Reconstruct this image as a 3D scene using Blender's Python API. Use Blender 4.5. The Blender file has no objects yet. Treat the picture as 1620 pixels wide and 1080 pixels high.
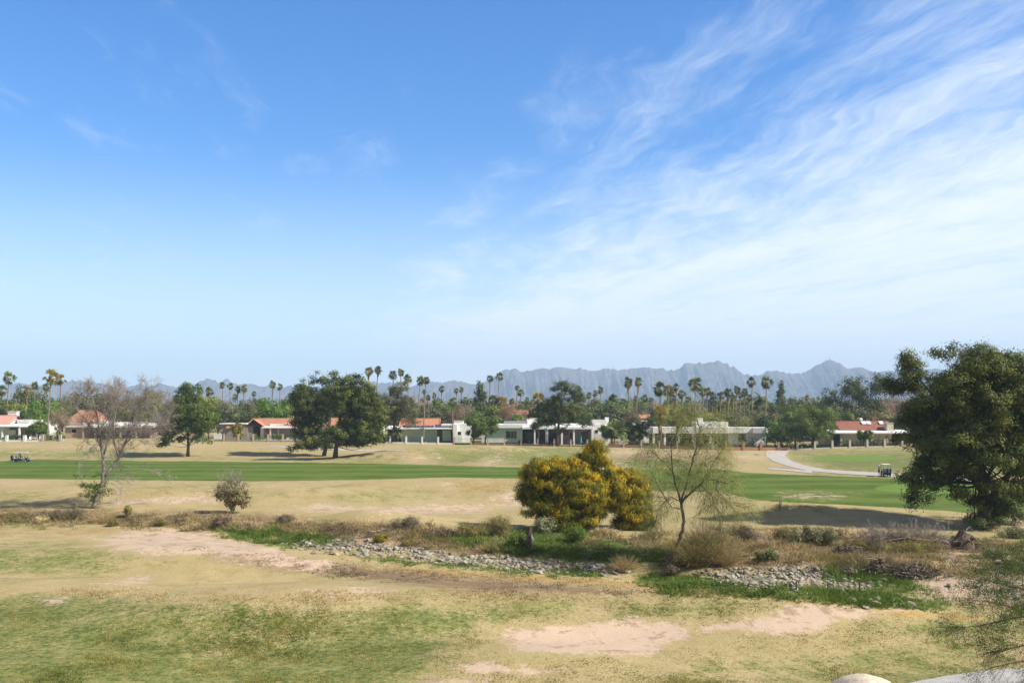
import bpy, bmesh, math, random
import numpy as np
from mathutils import Vector, Matrix

sc = bpy.context.scene
COL = sc.collection
R = math.radians
F = 1575.0      # focal length in photo pixels (35 mm lens)
CAMH = 11.0
HY = 645.0      # horizon row in the photo
rng = np.random.default_rng(7)
random.seed(7)

# ------------------------------------------------------------------ helpers
def newobj(name, data, parent=None):
    o = bpy.data.objects.new(name, data); COL.objects.link(o)
    if parent is not None: o.parent = parent
    return o
def tag(o, label=None, cat=None, group=None, kind=None):
    if label: o['label'] = label
    if cat: o['category'] = cat
    if group: o['group'] = group
    if kind: o['kind'] = kind
    return o
def empty(name, loc=(0,0,0), rz=0, label=None, cat=None, group=None):
    o = newobj(name, None); o.location = loc; o.rotation_euler = (0,0,rz)
    o.empty_display_size = .5
    return tag(o, label, cat, group)

def mesh_poly(name, V, F_, mat=None, tint=None, smooth=False):
    """V (n,3); F_ either array (m,k) or list of such arrays / lists"""
    me = bpy.data.meshes.new(name)
    V = np.asarray(V, dtype=np.float32).reshape(-1,3)
    groups = F_ if isinstance(F_, list) and len(F_) and isinstance(F_[0], np.ndarray) and F_[0].ndim==2 else None
    if groups is None:
        if isinstance(F_, np.ndarray): groups=[F_]
        else:
            by={}
            for f in F_: by.setdefault(len(f),[]).append(f)
            groups=[np.array(v,dtype=np.int32) for v in by.values()]
    loops=np.concatenate([g.reshape(-1) for g in groups]).astype(np.int32)
    tot=np.concatenate([np.full(len(g),g.shape[1],dtype=np.int32) for g in groups])
    start=np.concatenate([[0],np.cumsum(tot)[:-1]]).astype(np.int32)
    me.vertices.add(len(V)); me.vertices.foreach_set('co',V.reshape(-1))
    me.loops.add(len(loops)); me.loops.foreach_set('vertex_index',loops)
    me.polygons.add(len(tot)); me.polygons.foreach_set('loop_start',start)
    me.polygons.foreach_set('loop_total',tot)
    me.polygons.foreach_set('use_smooth',np.full(len(tot),bool(smooth)))
    me.update(calc_edges=True); me.validate()
    if tint is not None and len(me.polygons)==len(tint):
        a=me.attributes.new('tint','FLOAT','FACE'); a.data.foreach_set('value',np.asarray(tint,dtype=np.float32))
    if mat: me.materials.append(mat)
    return me

class MB:
    """collects boxes, prisms and tubes; build() links them as ONE mesh"""
    def __init__(s): s.v=[]; s.f=[]
    def add(s, V, Fs):
        b=len(s.v); s.v += [tuple(map(float,p)) for p in V]; s.f += [tuple(int(i)+b for i in f) for f in Fs]; return s
    def box(s,x0,x1,y0,y1,z0,z1,M=None):
        V=[(x0,y0,z0),(x1,y0,z0),(x1,y1,z0),(x0,y1,z0),(x0,y0,z1),(x1,y0,z1),(x1,y1,z1),(x0,y1,z1)]
        if M is not None: V=[tuple(M@Vector(p)) for p in V]
        return s.add(V,[(0,3,2,1),(4,5,6,7),(0,1,5,4),(1,2,6,5),(2,3,7,6),(3,0,4,7)])
    def quad(s,*p): return s.add(p,[tuple(range(len(p)))])
    def prism(s,poly,d,axis_pts):
        n=len(poly); V=list(poly)+[tuple(Vector(p)+Vector(axis_pts)*d) for p in poly]
        fs=[tuple(range(n))[::-1],tuple(range(n,2*n))]+[(i,(i+1)%n,n+(i+1)%n,n+i) for i in range(n)]
        return s.add(V,fs)
    def tube(s,P,rad,n=6,cap=True):
        P=[Vector(p) for p in P]; m=len(P)
        if not hasattr(rad,'__len__'): rad=[rad]*m
        V=[]; prev=None
        for i,p in enumerate(P):
            t=(P[min(i+1,m-1)]-P[max(i-1,0)])
            if t.length<1e-9: t=Vector((0,0,1))
            t.normalize()
            a=prev if prev is not None else (Vector((1,0,0)) if abs(t.x)<.8 else Vector((0,1,0)))
            u=(a-t*a.dot(t)); u=u.normalized() if u.length>1e-6 else t.orthogonal().normalized()
            prev=u; w=t.cross(u)
            for k in range(n):
                an=2*math.pi*k/n; V.append(tuple(p+(u*math.cos(an)+w*math.sin(an))*rad[i]))
        fs=[(i*n+k,i*n+(k+1)%n,(i+1)*n+(k+1)%n,(i+1)*n+k) for i in range(m-1) for k in range(n)]
        if cap and n>3: fs+= [tuple(range(n))[::-1], tuple((m-1)*n+k for k in range(n))]
        return s.add(V,fs)
    def ell(s,c,r,n=10,m=7,M=None):
        V=[];fs=[]
        for i in range(m+1):
            th=math.pi*i/m
            for k in range(n):
                ph=2*math.pi*k/n
                p=Vector((c[0]+r[0]*math.sin(th)*math.cos(ph),c[1]+r[1]*math.sin(th)*math.sin(ph),c[2]+r[2]*math.cos(th)))
                if M is not None: p=M@p
                V.append(p)
        for i in range(m):
            for k in range(n): fs.append((i*n+k,(i+1)*n+k,(i+1)*n+(k+1)%n,i*n+(k+1)%n))
        return s.add(V,fs)
    def build(s,name,mat,parent=None,smooth=False,bevel=0):
        me=mesh_poly(name,s.v,s.f,mat,smooth=smooth)
        if bevel:
            bm=bmesh.new(); bm.from_mesh(me)
            bmesh.ops.remove_doubles(bm,verts=bm.verts,dist=1e-5)
            bmesh.ops.bevel(bm,geom=list(bm.edges),offset=bevel,segments=2,affect='EDGES',profile=.6)
            bm.to_mesh(me); bm.free()
        return newobj(name,me,parent)

# value noise
def _hash(ix,iy,seed):
    n=(ix.astype(np.int64)*374761393+iy.astype(np.int64)*668265263+seed*1442695041)&0x7fffffff
    n=((n^(n>>13))*1274126177)&0x7fffffff
    return ((n^(n>>16))&0xffff)/65535.0
def vnoise(x,y,seed=0):
    x=np.asarray(x,float); y=np.asarray(y,float)
    ix=np.floor(x); iy=np.floor(y); fx=x-ix; fy=y-iy
    fx=fx*fx*(3-2*fx); fy=fy*fy*(3-2*fy)
    a=_hash(ix,iy,seed); b=_hash(ix+1,iy,seed); c=_hash(ix,iy+1,seed); d=_hash(ix+1,iy+1,seed)
    return (a*(1-fx)+b*fx)*(1-fy)+(c*(1-fx)+d*fx)*fy
def fbm(x,y,oct=4,seed=0,gain=.5):
    s=0;a=1;t=0
    for o in range(oct):
        s=s+a*vnoise(x*2**o+o*17.3,y*2**o+o*5.1,seed+o); t+=a; a*=gain
    return s/t
def sstep(a,b,x):
    t=np.clip((x-a)/(b-a),0,1); return t*t*(3-2*t)

# ------------------------------------------------------------------ terrain height
def flat(px,py):      # photo pixel -> ground plane point
    D=F*CAMH/(py-HY); return ((px-810)/F*D, D)
BUMPS=[ # px,py,amp,rx,ry
 (280,985,.9,13,5.5),(30,950,.55,8,5),(620,985,.35,10,5),(1230,970,.75,10,5),(950,960,.4,14,4),(500,905,-.3,9,5),(1000,1040,.2,8,3),(1040,893,-.9,6,2.2),(900,880,-.4,5,2),(400,1030,-.3,8,4),(880,1010,-.25,8,3),(1420,1040,-.3,8,4),(350,905,-.35,12,4),(100,985,-.35,8,5),
 (230,880,.45,14,5),(560,930,.3,8,4),(1500,1010,-.3,8,5),(100,1060,.25,6,3),(760,1050,.3,5,3),
 (60,785,.5,14,7),(220,795,.6,10,6),(480,795,.8,11,7),(640,782,.9,12,8),(748,768,-1.0,6,7),(800,790,.6,8,6),(590,830,.9,6,5),
 (1210,812,.7,7,4),(1330,815,.45,10,5),(1000,800,.4,8,6),
 (650,727,1.1,14,9),(700,712,.7,12,8),(790,724,1.3,11,10),(865,716,1.3,14,9),(960,716,1.0,9,6),(1060,728,1.0,13,8),(1172,722,.75,9,6),(1115,716,.7,7,6),
 (1350,722,.5,20,12),(480,708,.9,14,9),(90,716,.8,18,9),(240,712,.6,16,9),
]
BUMPS=[(*flat(b[0],b[1]),b[2]*(1.55 if b[1]>800 else 2.1),b[3],b[4]*(1 if b[1]>800 else .85)) for b in BUMPS]
WASH=[(-400,812,4),(-100,816,4),(150,820,4),(350,835,4.5),(560,862,6),(760,880,7),(980,893,8),(1200,905,9),(1420,925,10),(1620,955,10),(1850,990,10)]
WASH=[(*flat(a,b),c) for a,b,c in WASH]
FZx=[-400,0,345,480,600,720,900,1000,1150,1240,1310,1430,1620,2000]
FZy=[698,698,698,699,701,703,706,708,712,712.5,709,706,704,704]
DF=262.0
FZz=[CAMH-(y-HY)*DF/F for y in FZy]
def fence_z(px): return float(np.interp(px,FZx,FZz))
def H(X,Y):
    X=np.asarray(X,float); Y=np.asarray(Y,float)
    Yc=np.maximum(Y,20)
    z=np.zeros(np.broadcast(X,Y).shape)
    for bx,by,a,rx,ry in BUMPS:
        z=z+a*np.exp(-((X-bx)/rx)**2-((Y-by)/ry)**2)
    near=sstep(200,100,Y)
    z=z+near*(.16*(fbm(X*.16,Y*.16,3,3)-.5)+.10*(fbm(X*.7,Y*.7,3,9)-.5))+.5*(fbm(X*.03,Y*.03,2,11)-.5)*sstep(260,200,Y)
    # wash channel
    dmin=np.full(z.shape,1e9); hw=np.full(z.shape,5.0)
    for (x0,y0,w0),(x1,y1,w1) in zip(WASH[:-1],WASH[1:]):
        dx,dy=x1-x0,y1-y0; L2=dx*dx+dy*dy
        t=np.clip(((X-x0)*dx+(Y-y0)*dy)/L2,0,1)
        d=np.hypot(X-x0-t*dx,Y-y0-t*dy); w=w0+(w1-w0)*t
        m=d<dmin; dmin=np.where(m,d,dmin); hw=np.where(m,w,hw)
    k=sstep(1.0,.35,dmin/hw)
    z=z-k*(.85+.5*(fbm(X*.35,Y*.35,3,21)-.5))+ (sstep(1.3,.9,dmin/hw))*.30*(fbm(X*.6,Y*.6,3,33)-.5)
    # rise to the fence line
    pxv=810+F*X/Yc
    fz=np.interp(pxv,FZx,FZz)
    s=sstep(212,256,Y); e=sstep(300,420,Y)
    z=z*(1-s)+ (fz*s)*(1-e)+1.2*e
    return z
_Ds=np.concatenate([np.arange(22,120,.1),np.arange(120,330,.25),np.arange(330,1500,3)])
def G(px,py):
    """photo pixel -> point on the terrain"""
    X=(px-810)/F*_Ds; ray=CAMH+(HY-py)/F*_Ds; h=H(X,_Ds)
    i=int(np.argmax(h>=ray)); 
    if h[i]<ray[i]: i=len(_Ds)-1
    return Vector((X[i],_Ds[i],float(h[i])))
def P(px,py,D): return Vector(((px-810)/F*D, D, CAMH+(HY-py)/F*D))
def gz(x,y): return float(H(np.array([x]),np.array([y]))[0])

# ------------------------------------------------------------------ masks (surface zones) in photo rows/columns
def inpoly(px,py,poly):
    c=np.zeros(px.shape,bool); n=len(poly)
    for i in range(n):
        x0,y0=poly[i]; x1,y1=poly[(i+1)%n]
        if y0==y1: continue
        cond=((y0>py)!=(y1>py))&(px<(x1-x0)*(py-y0)/(y1-y0)+x0); c^=cond
    return c
def sdf(px,py,poly,ys):
    d=np.full(px.shape,1e9); n=len(poly)
    for i in range(n):
        x0,y0=poly[i]; x1,y1=poly[(i+1)%n]; y0s=y0*ys; y1s=y1*ys
        dx,dy=x1-x0,y1s-y0s; L2=dx*dx+dy*dy+1e-9
        t=np.clip(((px-x0)*dx+(py*ys-y0s)*dy)/L2,0,1)
        d=np.minimum(d,np.hypot(px-x0-t*dx,py*ys-y0s-t*dy))
    return np.where(inpoly(px,py,poly),d,-d)
def soft(px,py,polys,w,ys=5.0):
    m=np.zeros(px.shape)
    for q in polys:
        amp=1.0; p=q
        if isinstance(q,tuple): amp,p=q
        m=np.maximum(m,amp*np.clip(.5+.5*sdf(px,py,p,ys)/w,0,1))
    return m
FAIR=[[(-300,729),(0,729),(60,726),(110,727),(230,729),(300,729),(450,731),(600,733),(720,736),(830,739),(960,742),(1060,741),(1140,742),(1180,747),(1240,750),(1330,753),(1440,757),(1520,759),(1900,763),(1900,828),(1540,812),(1500,808),(1420,803),(1330,798),(1240,794),(1190,790),(1140,777),(1000,776),(900,760),(820,757),(700,755),(640,757),(560,759),(400,761),(300,760),(200,759),(100,758),(0,757),(-300,757)]]
DIRT=[[(788,1012),(810,994),(860,988),(960,985),(1010,980),(1060,984),(1100,993),(1075,1010),(1040,1030),(1000,1040),(960,1036),(900,1034),(820,1030)],
 (.95,[(1085,988),(1160,984),(1200,970),(1230,962),(1300,950),(1380,955),(1430,965),(1380,975),(1330,985),(1300,1003),(1200,1000),(1120,998)]),
 (.8,[(130,850),(230,832),(350,842),(450,866),(560,892),(520,905),(430,897),(330,882),(220,880),(160,865)]),
 (.8,[(485,932),(560,922),(650,930),(600,941),(520,942)]),
 (.9,[(425,805),(520,795),(600,802),(700,795),(790,800),(760,812),(640,813),(540,810)]),
 (.9,[(170,797),(250,786),(330,781),(352,793),(250,797)]),
 [(545,838),(590,824),(640,838),(730,858),(680,870),(580,862)],
 (.95,[(1120,892),(1180,880),(1250,886),(1330,892),(1450,905),(1500,870),(1640,880),(1660,960),(1500,950),(1400,936),(1250,912)]),
 (.9,[(785,780),(830,779),(860,790),(830,802),(790,803)]),
 (.8,[(1155,716),(1190,712),(1230,718),(1200,727),(1160,725)]),(.7,[(755,722),(790,716),(815,722),(790,738),(750,740)]),
 (.7,[(640,722),(690,716),(720,724),(680,730),(640,733)]),(.75,[(960,712),(1040,710),(1130,712),(1100,720),(1010,722),(960,722)]),
 (.85,[(1235,780),(1300,778),(1345,784),(1300,790),(1235,788)]),(.75,[(155,922),(230,905),(255,918),(200,932)]),
 (.8,[(55,947),(100,943),(110,952),(70,955)]),(.8,[(590,1086),(670,1070),(770,1072),(800,1100)]),(.75,[(700,1050),(760,1046),(900,1058),(870,1070),(740,1068)]),
 (.7,[(0,762),(50,760),(55,768),(0,772)]),(.7,[(655,767),(720,760),(745,764),(700,772)]),(.6,[(1110,838),(1200,832),(1280,850),(1240,862),(1140,850)]),
 (.85,[(1190,862),(1260,868),(1300,880),(1240,884),(1200,874)]),(.7,[(1280,842),(1350,838),(1420,850),(1370,858)]),
 (.75,[(415,768),(440,764),(450,770),(430,774)]),(.6,[(0,700),(250,701),(340,702),(340,708),(0,712)])]
LUSH=[[(330,834),(430,836),(525,843),(540,860),(470,866),(400,862),(360,846)],[(700,846),(790,838),(840,832),(905,830),(1000,858),(1075,868),(1075,892),(960,893),(880,884),(800,872),(720,866)],
 [(990,912),(1060,905),(1150,918),(1300,930),(1400,936),(1500,950),(1500,966),(1400,962),(1250,948),(1060,938)],(.8,[(540,878),(640,884),(760,890),(960,905),(930,914),(760,902),(600,890)]),
 (.8,[(-300,820),(0,822),(110,824),(125,831),(0,832),(-300,832)]),(.9,[(1320,895),(1400,900),(1440,920),(1480,940),(1400,940),(1300,915)]),
 (.8,[(1145,711),(1210,713),(1218,722),(1190,724),(1150,717)]),(.9,[(960,728),(1030,722),(1100,722),(1150,735),(1140,742),(1000,745)]),(.75,[(1280,740),(1330,737),(1400,742),(1380,748),(1300,747)]),
 (.6,[(600,722),(700,733),(760,712),(820,706),(730,740),(660,730)]),(.8,[(1150,790),(1210,784),(1230,795),(1180,797)]),(.7,[(1395,705),(1440,707),(1460,712),(1420,714)]),
 (.8,[(520,725),(560,716),(640,718),(600,726)]),(.7,[(1200,735),(1280,738),(1275,744),(1210,741)]),(.6,[(40,712),(95,709),(98,716),(60,722),(20,720)]),
 (.6,[(1200,870),(1260,872),(1270,884),(1210,886)]),(.7,[(1085,880),(1150,885),(1140,900),(1080,898)])]
BROWN=[[(300,862),(420,868),(520,885),(700,908),(900,922),(1090,938),(900,943),(700,932),(550,915),(430,900),(330,880)],
 [(-300,798),(0,803),(130,808),(300,808),(420,812),(560,826),(760,842),(960,862),(1100,860),(1100,880),(760,885),(600,850),(420,835),(250,829),(0,826),(-300,826)],
 (.9,[(1100,820),(1200,838),(1300,842),(1460,848),(1640,858),(1640,900),(1450,905),(1150,892),(1060,880)]),
 (.7,[(960,710),(1150,714),(1210,728),(1150,738),(960,730)]),(.6,[(600,720),(720,716),(720,732),(600,735)]),(.55,[(-100,832),(300,832),(420,850),(200,848),(-100,856)]),
 (.6,[(1160,955),(1290,962),(1300,975),(1200,990)]),(.8,[(940,1003),(1000,980),(1090,990),(1000,1012)])]
GREEN=[(.55,[(540,782),(620,778),(700,786),(650,795),(560,792)]),(.5,[(120,765),(300,762),(420,768),(300,775),(150,772)]),(.5,[(690,762),(790,762),(815,772),(740,779),(700,772)]),(.5,[(1180,796),(1420,805),(1640,818),(1640,830),(1300,812),(1180,808)]),(.45,[(0,775),(120,778),(180,790),(0,795)]),(.8,[(-300,942),(120,937),(330,950),(480,958),(760,958),(920,950),(900,970),(790,985),(740,1010),(700,1050),(640,1110),(-300,1110)]),
 (.6,[(-300,855),(100,858),(250,885),(150,910),(-300,925)]),(.55,[(900,945),(1180,940),(1260,960),(1050,985),(920,972)]),(.5,[(1060,1035),(1300,1030),(1640,985),(1640,1110),(1000,1110)]),
 (.5,[(1300,965),(1400,980),(1640,960),(1640,1010),(1400,1010)]),(.95,[(660,712),(960,706),(960,735),(700,738)]),(1.0,[(1240,714),(1640,706),(1640,756),(1300,748)]),
 (.4,[(330,775),(500,765),(560,775),(420,790)]),(.7,[(480,722),(640,722),(640,735),(300,730),(300,725)]),(.8,[(0,712),(100,708),(230,718),(230,730),(0,728)]),
 (.6,[(550,928),(660,930),(700,938),(600,940)])]
GOLD=[(.5,[(100,930),(700,935),(1000,945),(500,952),(100,940)]),(.75,[(690,760),(800,760),(825,768),(790,778),(715,776)]),(.6,[(60,776),(300,770),(420,780),(200,785)]),(.6,[(880,708),(960,706),(1100,714),(1000,718),(900,716)]),[(560,892),(760,905),(960,915),(1120,932),(1260,946),(1100,940),(900,924),(700,912)],[(1250,945),(1400,960),(1560,975),(1560,985),(1400,972),(1250,952)],
 (.7,[(-200,832),(180,832),(300,838),(200,845),(-200,845)]),(.8,[(930,848),(1060,845),(1070,865),(960,862)]),(.8,[(1150,832),(1400,845),(1400,858),(1200,852)]),(.7,[(400,828),(560,826),(600,838),(450,842)]),
 (.6,[(0,790),(300,800),(600,815),(600,822),(0,802)])]
def ell_poly(cx,cy,rx,ry,n=28): return [(cx+rx*math.cos(2*math.pi*i/n),cy+ry*math.sin(2*math.pi*i/n)) for i in range(n)]
PUTT=[ell_poly(1350,724,68,5.2),(.7,ell_poly(1490,772,110,9)),(.35,[(1130,770),(1300,765),(1500,780),(1540,790),(1300,785)])]
def zones(px,py):
    yy=np.where(py>0,py,0)
    return dict(fair=soft(px,py,FAIR,10,6),dirt=soft(px,py,DIRT,44,4),lush=soft(px,py,LUSH,24,4),brown=soft(px,py,BROWN,50,4),
                green=soft(px,py,GREEN,60,4),gold=soft(px,py,GOLD,40,4),putt=soft(px,py,PUTT,8,6))
# ------------------------------------------------------------------ materials
def mat_new(name):
    m=bpy.data.materials.new(name); m.use_nodes=True; nt=m.node_tree; nt.nodes.clear(); return m,nt
class NT:
    def __init__(s,nt): s.nt=nt
    def n(s,t,**kw):
        nd=s.nt.nodes.new(t)
        for k,v in kw.items():
            if k.startswith('_'): setattr(nd,k[1:],v)
        for k,v in kw.items():
            if k.startswith('_'): continue
            key=int(k[1:]) if k[0]=='i' and k[1:].isdigit() else k.replace('__',' ')
            s.set(nd.inputs[key],v)
        return nd
    def set(s,inp,v):
        if isinstance(v,bpy.types.NodeSocket): s.nt.links.new(v,inp)
        elif isinstance(v,(tuple,list)) and len(v)==3 and inp.type=='RGBA': inp.default_value=(*v,1)
        else: inp.default_value=v
    def math(s,op,a,b=0.0,clamp=False):
        return s.n('ShaderNodeMath',_operation=op,_use_clamp=clamp,i0=a,i1=b).outputs[0]
    def mix(s,f,a,b,blend='MIX'):
        nd=s.nt.nodes.new('ShaderNodeMix'); nd.data_type='RGBA'; nd.blend_type=blend
        s.set(nd.inputs[0],f); s.set(nd.inputs[6],a); s.set(nd.inputs[7],b); return nd.outputs[2]
    def noise(s,vec,scale,detail=4,rough=.55,dist=0.0):
        nd=s.n('ShaderNodeTexNoise',Scale=scale,Detail=detail,Roughness=rough,Distortion=dist)
        if vec is not None: s.set(nd.inputs['Vector'],vec)
        return nd.outputs[0]
    def mr(s,v,a,b,c=0.0,d=1.0,smooth=True):
        nd=s.n('ShaderNodeMapRange',_interpolation_type='SMOOTHSTEP' if smooth else 'LINEAR',i0=v,i1=a,i2=b,i3=c,i4=d); return nd.outputs[0]
    def pos(s): return s.n('ShaderNodeNewGeometry').outputs['Position']
    def obj(s): return s.n('ShaderNodeTexCoord').outputs['Object']
def out(N,col,rough=.8,bump=None,bstr=.3,bdist=.02,spec=.3,metal=0.0,trans=None):
    p=N.n('ShaderNodeBsdfPrincipled',Roughness=rough,Metallic=metal)
    N.set(p.inputs['Base Color'],col); p.inputs['Specular IOR Level'].default_value=spec
    if bump is not None:
        b=N.n('ShaderNodeBump',Strength=bstr,Distance=bdist,Height=bump); N.nt.links.new(b.outputs[0],p.inputs['Normal'])
    sh=p.outputs[0]
    if trans is not None:
        t=N.n('ShaderNodeBsdfTranslucent'); N.set(t.inputs[0],col)
        sh=N.n('ShaderNodeMixShader',i0=trans,i1=sh,i2=t.outputs[0]).outputs[0]
    o=N.n('ShaderNodeOutputMaterial'); N.nt.links.new(sh,o.inputs[0])
def simple(name,c,rough=.8,var=.15,scale=2.0,spec=.3,metal=0.0,bstr=.2,c2=None):
    m,nt=mat_new(name); N=NT(nt); nz=N.noise(N.obj(),scale,5,.6)
    c2=c2 or tuple(x*(1-var*1.6) for x in c)
    col=N.mix(N.mr(nz,.3,.7),c,c2)
    nz2=N.noise(N.obj(),scale*9,3,.6)
    col=N.mix(N.mr(nz2,.3,.75,0,var),col,tuple(x*.6 for x in c))
    out(N,col,rough,nz2,bstr,.02,spec,metal); return m
def leafmat(name,dark,mid,light,trans=.25,objvar=.25,rough=.6):
    m,nt=mat_new(name); N=NT(nt)
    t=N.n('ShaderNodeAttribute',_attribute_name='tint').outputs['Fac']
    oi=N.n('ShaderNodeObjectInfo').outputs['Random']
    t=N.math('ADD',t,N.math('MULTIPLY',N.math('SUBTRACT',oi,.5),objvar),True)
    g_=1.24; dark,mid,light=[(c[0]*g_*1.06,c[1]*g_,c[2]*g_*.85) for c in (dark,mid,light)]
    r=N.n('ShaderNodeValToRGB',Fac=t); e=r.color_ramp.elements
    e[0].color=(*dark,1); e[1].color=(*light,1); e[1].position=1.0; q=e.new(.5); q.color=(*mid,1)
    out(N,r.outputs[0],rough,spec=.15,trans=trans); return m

M={}
def ground_mat():
    m,nt=mat_new('ground_turf'); N=NT(nt); pos=N.pos()
    a=N.n('ShaderNodeAttribute',_attribute_name='zone_a'); b=N.n('ShaderNodeAttribute',_attribute_name='zone_b')
    sa=N.n('ShaderNodeSeparateColor',i0=a.outputs['Color']); sb=N.n('ShaderNodeSeparateColor',i0=b.outputs['Color'])
    fair,dirt,lush=sa.outputs; brown=a.outputs['Alpha']; green,gold,putt=sb.outputs
    big=N.noise(pos,.09,5,.6); med=N.noise(pos,.55,6,.62); fin=N.noise(pos,2.6,6,.7); vf=N.noise(pos,9,4,.75)
    # dry grass
    dry=N.mix(N.mr(big,.35,.65),(.43,.345,.19),(.375,.31,.155))
    dry=N.mix(N.mr(med,.42,.72),dry,(.32,.265,.12))
    dry=N.mix(N.mr(vf,.35,.65,0,.5),dry,(.20,.155,.06))
    dry=N.mix(N.mr(fin,.55,.8,0,.5),dry,(.50,.41,.24))
    # green tinge blotches
    gm=N.mr(N.math('ADD',N.math('ADD',N.math('ADD',N.math('MULTIPLY',big,.35),N.math('MULTIPLY',med,.45)),N.math('ADD',N.math('MULTIPLY',fin,.55),N.math('MULTIPLY',vf,.35))),N.math('MULTIPLY',green,.34)),.93,1.13)
    gcol=N.mix(N.mr(fin,.35,.7),(.195,.205,.06),(.115,.15,.038))
    col=N.mix(N.math('MULTIPLY',gm,N.mr(vf,.3,.6,.55,.9)),dry,gcol)
    # tuft speckle
    sp=N.mr(N.math('ADD',N.math('ADD',N.noise(pos,3.2,5,.75),N.math('MULTIPLY',green,.20)),N.math('MULTIPLY',N.math('SUBTRACT',med,.5),.35)),.64,.74)
    col=N.mix(N.math('MULTIPLY',sp,.75),col,(.055,.09,.02))
    # gold, brown thatch
    g2=N.mr(N.math('ADD',gold,N.math('MULTIPLY',N.math('SUBTRACT',med,.5),1.4)),.35,.8)
    col=N.mix(N.math('MULTIPLY',g2,.85),col,N.mix(N.mr(fin,.35,.7),(.42,.26,.085),(.29,.195,.075)))
    b2=N.mr(N.math('ADD',brown,N.math('MULTIPLY',N.math('SUBTRACT',N.math('ADD',N.math('MULTIPLY',med,.5),N.math('MULTIPLY',fin,.5)),.5),2.2)),.3,.85)
    col=N.mix(N.math('MULTIPLY',b2,.85),col,N.mix(N.mr(vf,.3,.7),(.25,.165,.10),(.13,.088,.055)))
    # bare dirt
    d2=N.mr(N.math('ADD',dirt,N.math('MULTIPLY',N.math('SUBTRACT',N.math('ADD',N.math('MULTIPLY',med,.55),N.math('MULTIPLY',fin,.45)),.5),3.2)),.36,.78)
    dc=N.mix(N.mr(big,.4,.6),(.50,.375,.275),(.45,.345,.26)); dc=N.mix(N.mr(N.noise(pos,.62,7,.72,.4),.535,.60,0,.72),dc,(.25,.175,.11)); dc=N.mix(N.mr(vf,.5,.8,0,.35),dc,(.58,.47,.38))
    col=N.mix(d2,col,dc)
    # lush weeds
    l2=N.mr(N.math('ADD',lush,N.math('MULTIPLY',N.math('SUBTRACT',N.math('ADD',N.math('MULTIPLY',med,.5),N.math('MULTIPLY',fin,.5)),.5),3.0)),.45,.95)
    col=N.mix(N.math('MULTIPLY',l2,.9),col,N.mix(N.mr(fin,.3,.7),(.105,.155,.035),(.06,.085,.022)))
    # mown fairway with mowing bands
    xyz=N.n('ShaderNodeSeparateXYZ',i0=pos)
    ph=N.math('ADD',N.math('MULTIPLY',xyz.outputs[1],.55),N.math('MULTIPLY',N.noise(pos,.035,2,.5),9.0))
    band=N.mr(N.math('SINE',ph),-.7,.7)
    fc=N.mix(band,(.062,.105,.014),(.104,.150,.020)); fc=N.mix(N.mr(N.noise(pos,.12,5,.65),.4,.75,0,.85),fc,(.135,.170,.040)); fc=N.mix(N.mr(vf,.4,.75,0,.35),fc,(.035,.075,.02))
    f2=N.mr(N.math('ADD',fair,N.math('MULTIPLY',N.math('SUBTRACT',N.math('ADD',N.math('MULTIPLY',med,.5),N.math('MULTIPLY',fin,.5)),.5),1.2)),.36,.66)
    f2=N.math('MULTIPLY',f2,N.math('SUBTRACT',1.0,N.math('MULTIPLY',d2,.9)))
    col=N.mix(f2,col,fc)
    p2=N.mr(N.math('ADD',putt,N.math('MULTIPLY',N.math('SUBTRACT',med,.5),.3)),.35,.65)
    col=N.mix(N.math('MULTIPLY',p2,.8),col,(.125,.21,.038))
    bh=N.math('ADD',N.math('MULTIPLY',vf,.5),fin)
    out(N,col,.95,bh,.55,.09,.1); return m
M['ground']=ground_mat()
def stone_mat():
    m,nt=mat_new('riprap_stone'); N=NT(nt); o=N.pos(); v=N.n('ShaderNodeTexVoronoi',Scale=1.7); N.set(v.inputs['Vector'],o); k=N.n('ShaderNodeSeparateColor',i0=v.outputs['Color']).outputs[0]
    col=N.mix(k,(.43,.385,.32),(.19,.165,.14)); col=N.mix(N.mr(N.noise(o,6,4,.7),.4,.7,0,.6),col,(.16,.135,.11)); out(N,col,.95,N.noise(o,12,3,.7),.6,.02,.2); return m
def tile_mat(name,c,c2):
    m,nt=mat_new(name); N=NT(nt); o=N.obj()
    w=N.n('ShaderNodeTexWave',_wave_type='BANDS',_bands_direction='X',Scale=1.2,Distortion=.6,Detail=2); N.set(w.inputs['Vector'],o)
    col=N.mix(N.mr(N.noise(o,1.1,5,.7),.3,.7),c,c2); col=N.mix(N.mr(N.noise(o,6,3,.7),.45,.8,0,.6),col,tuple(x*.55 for x in c))
    out(N,col,.8,w.outputs[1],.7,.06,.2); return m
M['tile']=tile_mat('clay_tile_orange',(.50,.245,.145),(.40,.18,.11))
M['tile_red']=tile_mat('clay_tile_red',(.30,.125,.088),(.23,.095,.068))
M['tile_pink']=tile_mat('clay_tile_pink',(.62,.34,.27),(.52,.27,.21))
M['white']=simple('white_painted_stucco',(.82,.815,.79),.8,.06,.5)
M['whiteroof']=simple('white_roof_coating',(.82,.815,.80),.7,.08,.4)
M['offwhite']=simple('pale_grey_stucco',(.70,.69,.66),.85,.08,.5)
M['cream']=simple('cream_stucco',(.60,.54,.44),.85,.1,.5)
M['tanwall']=simple('tan_stucco',(.47,.36,.27),.85,.12,.6)
M['pinkwall']=simple('pinkish_stucco',(.52,.39,.31),.85,.12,.6)
M['greywall']=simple('taupe_stucco',(.33,.28,.25),.85,.12,.6)
M['brick']=simple('orange_block',(.50,.27,.14),.85,.2,3)
M['brownbrick']=simple('brown_block',(.26,.15,.105),.85,.2,3)
M['pillar']=simple('tan_pillar_block',(.52,.40,.28),.85,.15,3)
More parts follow.
